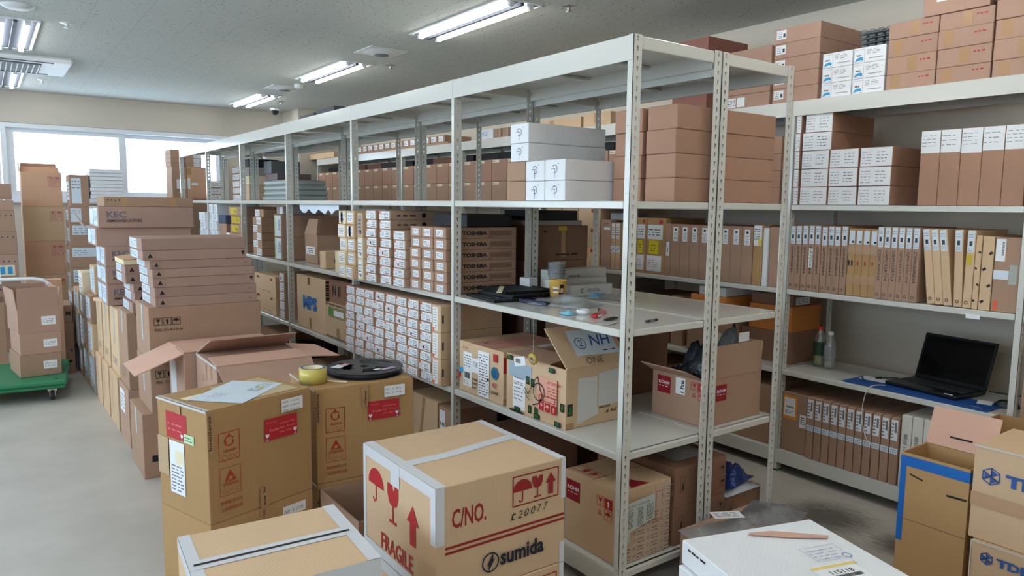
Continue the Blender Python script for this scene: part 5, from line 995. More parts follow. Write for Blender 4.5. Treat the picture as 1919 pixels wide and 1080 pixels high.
for i in range(3): carton('stacked_top_carton', '%s brown carton of the low stack on the wall rack top' % ['lowest', 'middle', 'topmost'][i], X0 + .01, X0 + .44, .70, 1.0, wT + i*.0775, wT + i*.0775 + .0765, C_PINK, [('paper_label', 'L', 'sm2', lambda d, w, h: (d.rect(w*.02, h*.1, w*.22, h*.7, PAPER), d.rect(w*.27, h*.1, w*.18, h*.7, PAPER), d.lines(w*.04, h*.2, w*.18, h*.5, 4, INK, 4)))] if i == 0 else (), group='low stack of brown cartons on top')
carton('stacked_top_carton', 'long brown carton on the low stack at the top', X0 + .01, X0 + .46, .70, 1.12, wT + .2325, wT + .33, C_PINK)
carton('dark_top_carton', 'dark reddish carton on top near the ceiling', X0 + .05, X0 + .44, 1.18, 1.46, wT + .0, wT + .47, card('kraft_wine', S(150, 104, 92)), [('black_print', 'F', 'bkp', lambda d, w, h: d.text(w*.2, h*.7, h*.06, 'HO-HARA', INK, w=w*.6))])
for i in range(5): carton('tall_stack_carton', '%s pinkish carton of five in the tall stack on top' % ORD[i], X0 + .012, X0 + .42, .408, .684, wT + i*.0815, wT + i*.0815 + .0805, C_PINK, [('code_label', 'L', 'cdl', lambda d, w, h: (d.rect(w*.04, h*.28, w*.22, h*.6, PAPER), d.lines(w*.06, h*.35, w*.1, h*.45, 4, INK, 4, .35), d.rect(w*.19, h*.4, w*.05, h*.25, DKGREY)))] , group='tall stack of pinkish cartons on top', kind='open' if i == 4 else None)
def murata(d, w, h):
    d.rect(.001, .001, w - .002, h - .002, PAPER); d.frame(w*.02, h*.08, w*.33, h*.8, .0008, INK); d.text(w*.1, h*.45, h*.1, 'MKK', INK, w=w*.16, bold=.04); d.poly([(w*.05, h*.1), (w*.2, h*.18), (w*.32, h*.16), (w*.3, h*.36), (w*.2, h*.38), (w*.1, h*.3)], CYAN)
    d.bars(w*.5, h*.22, w*.42, h*.06, GREYI, 30, 3); d.lines(w*.42, h*.5, w*.4, h*.35, 4, GREYI, 5, .3)
for c, (ya, yb) in enumerate(((.222, .386), (.052, .217))):
    for i in range(3): carton('white_blue_box', 'white box with blue mark, %s row, %s column, rack top' % (['bottom', 'middle', 'top'][i], ['left', 'right'][c]), X0 + .012, X0 + .4, ya, yb, wT + i*.0765, wT + i*.0765 + .0755, C_WHITE, [('printed_label', 'L', 'mur', murata)], group='white boxes with blue marks on the rack top')
r_t = random.Random(4)
for k in range(4):
    r = empty('clear_tray', (X0 + .17, .13 + .004*k, wT + .2305 + k*.024), .03*k - .04, '%s clear blister tray piled on the white boxes' % ['lowest', 'second', 'third', 'topmost'][k], 'tray', 'clear blister trays')
    b = MB(); SM = MATS.get('smoky_plastic') or film('smoky_plastic', S(130, 138, 146), .45, .25, .08)
    b.box(-.12, .12, -.085, .085, .0, .0025, SM)
    for i in range(6):
        for j in range(4): b.box(-.115 + i*.039, -.085 + i*.039, -.082 + j*.042, -.05 + j*.042, .0025, .022, SM, c=.006)
    b.build('tray_body', r)
for c, (ya, yb, n_) in enumerate(((-.188, .04, 4), (-.421, -.193, 4), (-.66, -.428, 4))):
    for i in range(n_):
        zz_ = wT + (0, .0715, .155, .24)[i]; hh_ = (.0705, .083, .084, .075)[i]
        if c == 2: zz_, hh_ = wT + (0, .072, .16, .245)[i], (.071, .087, .084, .083)[i]
        carton('taped_top_carton', 'pinkish carton with tape square, %s row, %s column, rack top' % (ORD[i], ORN[c]), X0 + .006 + J(.004), X0 + .42, ya + J(), yb, zz_, zz_ + hh_, C_PINK, [('packing_tape', 'L', 'tps%d' % (i % 2), (lambda s: lambda d, w, h: (d.rect(w*(.42 if s else .1), h*.1, w*.2, h*.85, TAPE), d.lines(w*.68, h*.6, w*.22, h*.1, 1, RED, 3, .8)))(i % 2))], group='taped pinkish cartons on the rack top')
carton('stacked_top_carton', 'uppermost brown carton with long white label on the rack top', X0, X0 + .4, -.40, -.12, wT + .316, wT + .42, C_PINK, [('long_label', 'L', 'lgl', lambda d, w, h: (d.rect(w*.2, h*.55, w*.6, h*.3, PAPER), d.rect(w*.82, h*.4, w*.14, h*.25, PAPER), d.text(w*.23, h*.62, h*.12, '찾기 보관', INK)))])
carton('stacked_top_carton', 'uppermost brown carton at the right edge of the rack top', X0, X0 + .4, -.70, -.42, wT + .33, wT + .43, C_PINK)
for i in range(3):      # next bay to the right (beyond the frame edge): a little of it shows past the post
    carton('far_upright_carton', ['upright carton just right of the rack post, upper shelf', 'upright carton just right of the rack post, middle shelf', 'upright carton just right of the rack post, low shelf'][i], X0 + .01, X0 + .4, -.80, -.65, (wD, wC, wB)[i], (wD, wC, wB)[i] + .3, C_BROWN)
# ================================================================ cartons piled along the left of the aisle run
# big Sumida-type cartons in the foreground, taped with white tape
def sum_F(d, w, h):
    rd = mat('brick_red_ink', S(150, 36, 36), .5)
    d.text(w*.11, h*.62, h*.17, 'C/NO.', rd, w=w*.25, bold=.02); d.rect(0.03, h*.455, w - .032, h*.022, rd); d.rect(0.03, h*.41, w - .032, h*.022, rd)
    d.part('care_icons'); d.frame(w*.56, h*.66, w*.38, h*.28, .004, rd); d.umbrella(w*.64, h*.69, h*.21, rd); d.glass(w*.76, h*.7, h*.2, rd); d.arrow(w*.87, h*.7, h*.2, rd)
    d.part('handwritten_number')
    for i, c in enumerate('t20077'): d.text(w*(.55 + i*.052), h*(.545 + .004*i), h*.07, c, INK, shear=.3, w=w*.035)
    d.part('brand_logo'); NAVY = mat('deep_navy_ink', S(26, 34, 54), .5); d.disc(w*.39, h*.23, h*.09, NAVY, h*.076, 0, 360, 24); d.poly([(w*.36, h*.2), (w*.41, h*.31), (w*.41, h*.25), (w*.425, h*.26), (w*.375, h*.15), (w*.375, h*.21)], NAVY); d.text(w*.465, h*.17, h*.15, 'sumida', NAVY, w=w*.35, bold=.03)
def sum_L(d, w, h):
    d.umbrella(w*.2, h*.5, h*.33, RED); d.glass(w*.45, h*.42, h*.36, RED); d.arrow(w*.72, h*.36, h*.36, RED); d.part('printed_lettering'); d.text(w*.28, h*.1, h*.16, 'FRAGILE', RED, w=w*.44, bold=.01)
def wt_edges(d, w, h):  # white tape along the seams of the lid
    d.rect(0, 0, .035, h, TAPEW); d.part('white_tape'); d.rect(w - .028, 0, .028, h, TAPEW); d.part('white_tape'); d.poly([(.03, h*.42), (w*.35, h*.42), (w*.7, h*.47), (w - .02, h*.50), (w - .02, h*.50 + .045), (w*.7, h*.47 + .045), (w*.35, h*.42 + .045), (.03, h*.42 + .045)], TAPEW)
def wt_L(d, w, h):
    d.rect(0, h - .035, w, .035, TAPEW); d.part('white_tape'); d.rect(0, 0, .02, h*.96, TAPEW); d.part('white_tape'); d.rect(w - .03, h*.5, .03, h*.5, TAPEW); d.part('white_tape'); d.rect(w*.42, h*.78, .06, h*.22, TAPEW); d.part('white_tape'); d.rect(0, 0, w, .03, TAPEW)
def wt_F(d, w, h): d.rect(0, h*.5, .028, h*.5, TAPEW); d.part('white_tape'); d.rect(w - .018, h*.62, .018, h*.38, TAPEW); d.part('white_tape'); d.rect(w - .02, .0, .02, h*.2, TAPEW)
def sumida(label, x0, x1, y0, y1, z0, z1, marks=True, seed=1):
    mk = [('printed_brand', 'F', 'sF', sum_F), ('printed_icons', 'L', 'sL', sum_L), ('white_tape', 'T', 'sT', wt_edges), ('white_tape', 'L', 'sTL', wt_L), ('white_tape', 'F', 'sTF', wt_F)]
    return carton('brand_carton', label, x0, x1, y0, y1, z0, z1, C_TAN, mk, rot=-.004)
o = sumida('large tan carton with red fragile icons and a round blue logo', -.862, -.385, -.132, .358, .352, .70)
o = sumida('lower taped carton beneath the large one with red fragile icons', -.865, -.388, -.135, .355, .0, .350)
dl = D((-.2385 - .0008, .245, 0), (0, -1, 0), (0, 0, 1), (-1, 0, 0)); dl.rect(.03, .03, .42, .26, mat('greyish_film', S(150, 148, 146), .2)); dl.rect(.04, .04, .08, .24, DKGREY); dl.text(.26, .2, .03, 'SMD', INK, bold=.02); dl.text(.25, .15, .03, 'COIL', INK, bold=.02); dl.b.build('film_label', o)
# InvenSense cartons
def inv_F(two):
    def f(d, w, h):
        ik = mat('rust_ink', S(168, 56, 36), .5); s = w*.19
        x = w*.09; y = h*.53
        d.frame(x, y, s, s*1.25, .0028, ik); d.disc(x + s*.5, y + s*.85, s*.24, ik, s*.18, 20, 350, 16)
        for a in (90, 210, 330): d.arrow(x + s*.5 + s*.2*math.cos(math.radians(a)), y + s*.78 + s*.2*math.sin(math.radians(a)), s*.22, ik)
        d.text(x + s*.2, y + s*.36, s*.13, 'CAUTION', ik, w=s*.62, bold=.02); d.lines(x + s*.1, y + s*.08, s*.8, s*.22, 3, ik, 3, .2)
        d.part('esd_icon'); y = h*.22; d.frame(x, y, s, s*1.25, .0018, ik); d.poly([(x + s*.22, y + s*.62), (x + s*.78, y + s*.62), (x + s*.5, y + s*1.12)], ik); d.disc(x + s*.5, y + s*.74, s*.09, C_OLIVE, 0, 0, 360, 8); d.rect(x + s*.3, y + s*.7, s*.35, s*.03, C_OLIVE, .5)
        d.text(x + s*.12, y + s*.42, s*.14, 'ATTENTION', ik, w=s*.76, bold=.02); d.lines(x + s*.1, y + s*.1, s*.8, s*.24, 4, ik, 4, .2)
        d.part('printed_lettering'); d.text(x, h*.145, s*.17, '靜電敏感元件', ik, w=s*1.05); d.text(x, h*.085, s*.17, '注意靜電防護', ik, w=s*1.05)
        d.part('fragile_label'); d.rect(w*.51, h*.60, w*.33, h*.2, REDL, .0); d.text(w*.53, h*.75, h*.025, 'Do not drop', mat('faded_pink', S(226, 120, 120), .5), w=w*.1); d.text(w*.56, h*.67, h*.035, 'Fragile', mat('faded_pink', S(226, 120, 120), .5), w=w*.09, bold=.03)
        d.lines(w*.66, h*.64, w*.15, h*.12, 3, mat('faded_pink', S(226, 120, 120), .5), 5, .2); [d.glass(w*(.535 + k*.28), h*.605, h*.06, PAPER) for k in (0, 1)]
        d.part('date_label'); d.rect(w*.68, h*.83, w*.22, h*.12, PAPER)
        for i, t in enumerate(('2020 . 3 22 (1)', '2020 . 2 28 (a)', '2020 . 2 20 (1)') if two == 0 else ('2021 . 8 . 10 (1)', '2021 . 8 . 18 (4)')): d.text(w*.69, h*((.92 if two == 0 else .91) - i*.04) - .004, h*.02, t, INK, w=w*.17, shear=.2)
        d.part('brand_tape'); d.rect(0, h*.62, w*.035, h*.36, TAPE); d.text(w*.025, h*.66, w*.03, 'InvenSense', INK, math.pi/2, w=h*.3, bold=.02)
        d.part('brand_tape')
        if two == 0: d.rect(w*.45, 0, w*.08, h*.19, TAPE); d.text(w*.5, h*.02, w*.03, 'ense  Inv', INK, math.pi/2, w=h*.17, bold=.02)
        else: d.rect(w*.45, h*.76, w*.06, h*.23, TAPE); d.text(w*.495, h*.78, w*.028, 'nSense', INK, math.pi/2, w=h*.15, bold=.02)
    return f
def inv_L(d, w, h):
    d.rect(w*.18, h*.66, w*.42, h*.24, REDL); d.glass(w*.5, h*.66, h*.06, PAPER); d.lines(w*.22, h*.72, w*.3, h*.1, 2, mat('faded_pink', S(226, 120, 120), .5), 3, .3)
    d.part('shipping_label'); d.rect(w*.24, h*.16, w*.3, h*.48, PAPER); d.lines(w*.27, h*.18, w*.24, h*.25, 8, GREYI, 5, .4); d.rect(w*.36, h*.44, w*.16, h*.12, CREAMP); d.part('green_sticker'); d.rect(w*.55, h*.66, w*.2, h*.08, LGREEN); d.lines(w*.57, h*.675, w*.15, h*.05, 2, INK, 4, .3)
    d.part('faded_patch'); d.rect(w*.0, h*.3, w*.22, h*.35, mat('faded_kraft', S(190, 162, 126), .7)); d.part('packing_tape'); d.rect(w*.42, h*.9, w*.08, h*.1, TAPE); d.part('packing_tape'); d.rect(0, h*.98, w, h*.02, TAPEG)
def inv_T(d, w, h): d.rect(0, 0, .012, h, TAPEG); d.part('lid_patch'); d.rect(w*.42, h*.08, w*.5, h*.8, mat('lighter_kraft', S(196, 176, 138), .7)); d.part('paper_note'); d.rect(.03, h*.55, w*.2, h*.14, CREAMP, .1)
A1 = .305
c1 = (-1.284, .673)
def inv1(label, z0, z1, k):
    o = carton('olive_carton', label, c1[0], c1[0] + .428, c1[1], c1[1] + .325, z0, z1, C_OLIVE, [('printed_labels', 'F', 'i1F', inv_F(0)), ('shipping_labels', 'L', 'i1L', inv_L), ('tape_and_note', 'T', 'i1T', inv_T)] if k else [('date_label', 'F', 'i1b', lambda d, w, h: (d.rect(w*.68, h*.82, w*.24, h*.1, PAPER), d.text(w*.69, h*.84, h*.04, '2021 . 8 . 10 (4)', INK, w=w*.2, shear=.2), d.rect(w*.45, h*.75, w*.08, h*.25, TAPE), d.text(w*.5, h*.77, w*.03, 'nSense', INK, math.pi/2, w=h*.2)))], rot=A1, seam='x')
    return o
inv1('upper olive carton with red fragile label, white sheet on its lid', .398, .80, 1); inv1('lower olive carton under the one with a white sheet on its lid', 0.0, .397, 0)
def inv2(label, z0, z1):
    return carton('olive_carton', label, -.838, -.418, .85, 1.19, z0, z1, C_OLIVE, [('printed_labels', 'F', 'i2F', inv_F(1)), ('shipping_labels', 'L', 'i1L', inv_L)], rot=-.05, seam='x')
inv2('upper olive carton with red fragile label, black reel on its lid', .3865, .773); inv2('lower olive carton under the one carrying the black reel', 0.0, .3855)
# paper, tape roll and reel on their lids
r = tag(place('printed_sheet', (lambda b: (b.poly([(-.15, -.105, 0), (.15, -.105, 0), (.15, .105, .0), (-.15, .105, 0)], PAPER2), b.poly([(-.15, -.105, -.001), (-.15, .105, -.001), (.15, .105, -.001), (.15, -.105, -.001)], PAPER2), b.mesh('printed_sheet'))[-1])(MB()), None, (-1.125, .885, .8022), .78), 'white printed sheet lying on the olive carton lid', 'paper')
dd = D((-.15, -.105, 0), (1, 0, 0), (0, 1, 0), (0, 0, 1)); dd.lines(.16, .03, .12, .05, 6, GREYI, 4, .25); dd.lines(.05, .12, .06, .05, 4, INK, 3, .15); dd.rect(.2, .04, .03, .012, YEL); dd.b.build('printed_text', r)
r = empty('packing_tape_roll', (-.845, .925, .7745), 0, 'roll of clear amber packing tape standing on a carton lid', 'tape')
b = MB(); b.ring((0, 0, 0), .0385, .055, 0, .062, mat('amber_roll', S(226, 206, 110), .2, trans=.15), 40); b.build('tape_ring', r); b = MB(); b.ring((0, 0, 0), .036, .0386, -.0002, .0622, CREAMP, 36); b.build('core', r)
b = MB(); b.ring((0, 0, .0622), .04, .05, 0, .0004, mat('roll_print', S(70, 110, 150), .5), 36); b.build('printed_ring', r)
r.location = (-.80, .975, .7745)
r = empty('component_reel', (-.545, 1.035, .7745), 0, 'large black plastic component reel lying on the rear olive carton', 'reel')
def reel_disc(z, name):
    b = MB(); R0 = .165; n = 60
    for (ra, rb, gaps) in ((.022, .055, 0), (.055, .135, 3), (.135, R0, 0)):
        for i in range(n):
            a, c_ = 2*math.pi*i/n, 2*math.pi*(i + 1)/n
            if gaps and (i % 20) < 13: continue
            v = [(ra*math.cos(a), ra*math.sin(a), 0), (rb*math.cos(a), rb*math.sin(a), 0), (rb*math.cos(c_), rb*math.sin(c_), 0), (ra*math.cos(c_), ra*math.sin(c_), 0)]
            b.add([(x, y, zz) for zz in (z, z + .0022) for x, y, _ in v], [(3, 2, 1, 0), (4, 5, 6, 7), (0, 1, 5, 4), (2, 3, 7, 6), (1, 2, 6, 5), (3, 0, 4, 7)], BLACKP)
    return b.build(name, r)
reel_disc(0, 'lower_flange'); reel_disc(.022, 'upper_flange'); b = MB(); b.ring((0, 0, .0022), .02, .056, 0, .0198, BLACKP, 40); b.ring((0, 0, .0022), .1, .15, 0, .0196, DKGREY, 60); b.build('wound_tape', r)
dd = D((0, 0, .0242), (1, 0, 0), (0, 1, 0), (0, 0, 1)); dd.rect(-.13, .03, .06, .045, PAPER, .6); dd.rect(-.085, .055, .045, .03, mat('pink_label', S(226, 170, 160), .5), .6); dd.rect(.03, -.11, .07, .03, mat('lilac_label', S(190, 160, 190), .5), .2); dd.rect(.0, -.1, .03, .022, PAPER, .2); dd.b.build('reel_label', r)
b = MB(); b.box(-.05, .05, -.008, .008, 0, .004, CREAMP, c=.001); tag(b.build('plastic_strip', None, (-.72, .93, .7745), -.9), 'short cream strip lying by the tape roll', 'strip')
# low open carton between the piles
o = carton('low_open_carton', 'low open carton with dark plastic inside, between the front piles', -.845, -.44, .44, .80, 0, .385, C_BROWN, kind='open')
crumpled('dark_poly_bag', 'dark blue-grey plastic inside the low open carton', 'bag', -.64, .62, .20, .34, .3, .1, mat('dusky_poly', S(70, 84, 104), .25, bump=(50, .5, .01)), 61, 12)
# taped front-left cartons
def tb_T(d, w, h):
    d.rect(0, 0, .03, h, TAPEW); d.part('white_tape'); d.rect(w - .035, 0, .035, h, TAPEW); d.part('white_tape'); d.rect(0, h*.5 + .004, w, .022, TAPEW); d.part('white_tape'); d.rect(0, h*.5 - .026, w, .022, TAPEW)
    d.part('lid_gap'); d.rect(.012, h*.5 - .006, w - .03, .012, mat('flap_gap_dark', S(52, 40, 32), .9))
def tbox(label, z0, z1):
    return carton('white_taped_carton', label, -1.495, -1.07, -.235, .145, z0, z1, C_TAN, [('white_tape', 'T', 'tbT', tb_T), ('white_tape', 'F', 'tbF', lambda d, w, h: (d.rect(0, h - .04, w, .04, TAPEW), d.rect(w - .04, 0, .04, h, TAPEW), d.rect(0, 0, .03, h, TAPEW))), ('white_tape', 'L', 'tbL', lambda d, w, h: (d.rect(0, h - .03, w, .03, TAPEW), d.rect(w - .03, 0, .03, h, TAPEW)))], rot=-.07, pivot=(-1.28, .0))
o = tbox('tan carton with white-taped lid seam at the bottom left front', .306, .612)
tbox('lower tan carton under the white-taped one', 0, .305)

# ---- opened pink-brown cartons
o = carton('opened_carton', 'opened pinkish carton with its flaps spread behind the white sheet carton', -1.03, -.585, 1.575, 1.97, .375, .75, C_PINK, [('paper_label', 'L', 'p1l', lambda d, w, h: (d.frame(w*.3, h*.7, w*.08, h*.08, .003, MAUVE), d.rect(w*.7, h*.8, w*.08, h*.2, TAPE), d.rect(0, h*.97, w, h*.03, TAPEG))), tape_drop('L', .03, TAPE, .1)])
flap(o, 'lid_flap', (-.2225, -.1975, .376), (.2225, -.1975, .376), .17, C_PINK, (.0, -1, -.55), .01)
flap(o, 'lid_flap', (-.2225, .1975, .376), (.2225, .1975, .376), .19, C_PINK, (.12, -1, .52), .01)
flap(o, 'lid_flap', (-.2225, -.1975, .3765), (.2225, -.1975, .3765), .19, C_SALMON, (0, 1, .03), .01)
flap(o, 'lid_flap', (.2225, .1975, .376), (.2225, -.1975, .376), .16, C_SALMON, (1, 0, -.12), .03)
carton('brown_carton', 'lower carton beneath the opened pinkish one', -1.03, -.585, 1.575, 1.97, 0, .374, C_PINK)
o = carton('opened_carton', 'second opened carton with one flap folded out to the left', -1.085, -.60, 1.985, 2.355, .375, .75, C_PINK, [('blue_print', 'L', 'p2l', lambda d, w, h: (d.text(w*.3, h*.18, h*.06, 'TAI-SOL', BLUEI, .1, w=w*.45), d.rect(w*.1, 0, w*.4, h*.8, mat('pale_patch', S(208, 208, 206), .6))))])  # blue lettering and a pale patch on the lower part of the side
flap(o, 'lid_flap', (-.2425, .185, .375), (-.2425, -.185, .375), .24, C_SALMON, (-1, 0, -.40), .015)
flap(o, 'lid_flap', (-.2425, .185, .377), (.2425, .185, .377), .185, C_SALMON, (0, -1, .03), .0); flap(o, 'lid_flap', (-.2425, -.185, .377), (.2425, -.185, .377), .18, C_SALMON, (0, 1, .02), .0)
carton('brown_carton', 'lower carton beneath the second opened one', -1.085, -.60, 1.985, 2.355, 0, .374, C_PINK)
# ---- pile with the care-icon cartons and flat cartons on top
def meas(d, w, h):
    care_row(.025, h*.66, .042, INK, 3, 'gau')(d, w, h); d.text(.027, h*.55, .016, 'MEAS : 57 x 40 x 26 cm', INK, w=.14)
for i, (z0, z1, x0, dx) in enumerate(((0, .36, -1.225, 0), (.3605, .647, -1.175, .0), (.6475, .936, -1.172, .0))):
    carton('icon_carton', ['base carton under the two carrying care icons', 'lower long carton with glass, arrow and umbrella icons', 'upper long carton with glass, arrow and umbrella icons'][i], x0, x0 + .592, 2.385, 2.785, z0, z1, C_BROWN, ([('printed_icons', 'F', 'meas', meas), tape_drop('L', .045, TAPEG, .2)] if i else [('black_mark', 'F', 'bm', lambda d, w, h: d.rect(w*.07, h*.25, w*.05, h*.1, INK)), tape_drop('L', .045, TAPEG, .15)]))
def esd(side):
    def f(d, w, h):
        x = w*.03 if side else w*.93; s = h*.72
        d.frame(.012, h*.14, s*1.3, s, .001, FADE); d.poly([(.012 + s*.3, h*.26), (.012 + s, h*.26), (.012 + s*.65, h*.72)], INK)
        d.poly([(w - .03, h*.8), (w - .01, h*.8), (w - .02, h*.3)], INK) if side == 2 else d.rect(w - .04, h*.4, .006, .006, FADE)
    return f
F_ = [(.944, .0, 0), (.053, .002, 1), (.053, .0, 2), (.053, -.012, 2), (.047, -.012, 2), (.047, -.025, 1), (.053, -.055, 0), (.063, -.058, 0)]
z = .9365; offs = [0.0, .0, -.008, -.01, -.02, -.052, -.054]
hs = [.0535, .053, .053, .047, .047, .053, .064]
for i in range(7):
    carton('flat_carton', 'long flat brown carton, %s of seven on the icon cartons' % (ORD[i] if i < 6 else 'topmost'), -1.135 + offs[i] + .0, -.60 + offs[i], 2.387 + J(.004), 2.785, z, z + hs[i] - .0008, C_KEC, [('printed_icons', 'F', 'esd%d' % (i % 3), esd(i % 3)), ('white_label', 'L', 'fl%d' % (i % 2), small_label(i % 2, .05, .1, .6, .8, PAPER2))] if i < 6 else [('white_label', 'L', 'fl1', small_label(1, .05, .1, .6, .8, PAPER2))], group='long flat cartons stacked on the icon cartons')
    z += hs[i]
# ---- smaller flat stack to its left rear
zz_ = .83
bx('tall carton with a torn round hole at its top, left pile', -1.195, -.75, 2.99, 3.34, .36, .83, C_BROWN, [('tear', 'F', 'tear', lambda d, w, h: d.disc(w*.25, h*.995, w*.14, INK, 0, 180, 360, 10)), tape_drop('L', .05, TAPEG, .14), ('scribble', 'L', 'scb', lambda d, w, h: d.lines(w*.2, h*.1, w*.5, h*.15, 3, FADE, 5, .2))])
bx('base carton below the torn-hole one in the left pile', -1.205, -.76, 2.985, 3.35, 0, .359, C_PINK, [('paper_label', 'L', 'bpl', small_label(2, .1, .5, .5, .4))])
for i, (dx, h_) in enumerate(((.03, .062), (.045, .062), (.04, .055), (.0, .06), (.0, .055))):
    bx('short flat carton with dark icons, %s of the small left stack' % ORD[i], -1.19 + dx, -.80, 2.99, 3.35, zz_ + .0008, zz_ + h_, C_KEC, [('printed_icons', 'F', 'esd1', esd(1)), ('white_label', 'L', 'fl0', small_label(0, .05, .1, .6, .8, PAPER2))], nm='flat_carton', group='short flat cartons of the small left stack'); zz_ += h_
o = bx('open tray carton with raised orange lid on the small stack', -1.195, -.80, 2.99, 3.35, zz_ + .0008, zz_ + .03, C_CREAM, nm='tray_carton')
flap(o, 'raised_lid', (-.1975, -.18, .03), (-.1975, .18, .03), .40, C_ORANGE, (1, 0, .13), .0)
# ---- column of tall pale-sided cartons further along
TP = [(3.40, 3.76, .36, .80), (3.80, 4.12, .36, .79), (4.16, 4.44, .36, .775)]
for i, (ya, yb, z0, z1) in enumerate(TP):
    t = ['nearest', 'middle', 'farthest'][i]
    bx('%s upright tall carton of the row under the blue-lettered pile' % t, -1.19 - .004*i, -.62, ya, yb, z0, z1, C_TAN, [('packing_tape', 'L', 'tpk%d' % (i % 2), lambda d, w, h: (d.rect(w*.45, h*.45, w*.12, h*.55, TAPEG), d.lines(w*.2, h*.12, w*.5, h*.12, 3, NAVY, 3, .3))), tape_drop('F')], nm='tall_carton', group='upright tall cartons along the aisle')
    bx('%s base carton under the upright tall row' % t, -1.21 - .004*i, -.64, ya, yb, 0, .359, C_TAN, [('torn_flap', 'L', 'tfl', lambda d, w, h: d.poly([(w*.1, h*.9), (w*.3, h*.2), (w*.42, h*.95)], C_ORANGE))], nm='base_carton', group='base cartons along the aisle')
    if z1 < .80: pass
def kec(d, w, h): d.text(w*.08, h*.48, h*.3, 'KEC', KECI, w=w*.2, bold=.03); d.rect(w*.08, h*.44, w*.36, h*.012, KECI); d.text(w*.08, h*.27, h*.12, 'SEMICONDUCTORS', INK, w=w*.36, bold=.02)
def kecL(d, w, h): d.rect(w*.05, h*.1, w*.4, h*.8, PAPER2); d.rect(w*.5, h*.08, w*.42, h*.84, PAPER2); d.lines(w*.55, h*.3, w*.3, h*.5, 5, BLUEI, 3, .3); d.frame(w*.05, h*.1, w*.4, h*.8, .003, CYAN)
kz = [(.805, .948), (.949, 1.068), (1.069, 1.203), (1.204, 1.325), (1.326, 1.466)]
for i, (z0, z1) in enumerate(kz):
    x0 = (-1.215, -1.215, -1.215, -1.262, -1.245)[i]
    bx('long mauve-brown carton with slate lettering or none, %s of five' % (ORD[i] if i < 4 else 'topmost'), x0, x0 + (.50 if i < 3 else .585), 3.62 if i < 4 else 3.60, 4.1, z0, z1, C_KEC, ([('printed_brand', 'F', 'kec', kec)] if i != 3 else []) + [('white_labels', 'L', 'kecL', kecL)], nm='brand_carton', group='long mauve-brown cartons with slate lettering')
bx('flat taped carton lying on top of the long mauve-brown pile', -1.205, -.655, 3.62, 4.0, 1.467, 1.532, C_BROWN, [('packing_tape', 'F', 'ftp', lambda d, w, h: (d.rect(w*.18, 0, w*.07, h, TAPE), d.rect(w*.72, 0, w*.08, h, TAPE), care_row(.012, h*.45, .02, INK, 4, 'ggau', False)(d, w, h)))], nm='flat_carton')
# protruding strips and straps
b = MB(); b.box(-.14, .14, -.006, .006, -.012, .012, C_TAN); tag(b.build('cardboard_strip', None, (-1.19, 3.88, .812), -1.1), 'long cardboard strip sticking out of the left pile', 'strip')
b = MB(); b.cyl((0, 0, 0), (.04, -.52, -.13), .008, C_GREY, 6); tag(b.build('wooden_lath', None, (-1.30, 4.64, 1.42)), 'thin grey lath leaning out of the pile above the labelled sides', 'lath')
# ---- grey-white mixed stack farther along the aisle
rr = random.Random(9)
mix = [(4.50, 4.82, [.30, .26, .22]), (4.86, 5.2, [.3, .28, .16]), (5.24, 5.62, [.25, .3, .2]), (5.66, 6.0, [.22, .26, .22])]
for i, (ya, yb, hh) in enumerate(mix):
    z = 0
    for j, h_ in enumerate(hh):
        x0 = -1.225 - .009*i + rr.uniform(-.008, .008)
        bx('grey-white labelled carton, %s one, %s pile from the near end of far row' % (ORD[j], ORN[i]), x0, x0 + .42, ya, yb, z, z + h_ - .001, [C_GREY, C_TAN, C_BROWN][(i + j) % 3], [('film_and_labels', 'L', 'mx%d' % ((i + j) % 3), (lambda s: lambda d, w, h: (d.rect(w*.05, h*.08, w*.5, h*.84, PAPER2), d.rect(w*.6, h*.2, w*.35, h*.7, PAPER2 if s else TAPEG), d.lines(w*.1, h*.2, w*.35, h*.5, 4, GREYI, s, .3)))((i + j) % 3)), ('packing_tape', 'F', 'mxt', lambda d, w, h: d.rect(w*.3, 0, w*.1, h, TAPEG))], nm='labelled_carton', group='mixed labelled cartons in the far row'); z += h_
bx('white-sided carton standing on the far mixed row', -1.19, -.8, 4.52, 4.8, .781, 1.0, C_TAN, [('white_labels', 'L', 'kecL', kecL)], nm='labelled_carton'); bx('smaller carton on the far mixed row beyond the white-sided one', -1.24, -.85, 4.88, 5.15, .741, .93, C_CREAM, [('paper_label', 'L', 'q9', small_label(2, .1, .1, .7, .8))], nm='labelled_carton')
# ---- column near the window
zs = [0, .26, .52, .82, 1.04, 1.27, 1.445, 1.68]
for i in range(7):
    x0 = -1.15 + (.02 if i == 6 else 0) - (.012 if i in (2, 3) else 0)
    bx('brown carton with white labels, %s in the column before the window' % (ORD[i] if i < 6 else 'topmost'), x0, x0 + (.30 if i < 5 else .17 if i == 6 else .19), 6.8, 7.15, zs[i], zs[i+1] - .001 if i < 6 else 1.765, C_BROWN, [('paper_label', 'F', 'wc%d' % (i % 3), (lambda s: lambda d, w, h: (d.rect(w*.08, h*(.1 if s == 2 else .5), w*(.5 if s == 2 else .8), h*(.8 if s == 2 else .42), PAPER2), d.lines(w*.12, h*.55, w*.4, h*.3, 3, GREYI, s, .3)))(2 if i > 4 else i % 2)), ('side_label', 'L', 'wcl', small_label(2, .1, .2, .7, .6, PAPER2))], nm='labelled_carton', group='column of labelled cartons before the window')
for i, (z0, z1) in enumerate(((0, .5), (.501, 1.0), (1.001, 1.53))): bx('%s carton under the pile of thin white boxes' % ORD[i], -.84, -.55, 6.8, 7.15, z0, z1, C_BROWN, nm='base_carton', group='cartons under the thin white boxes')
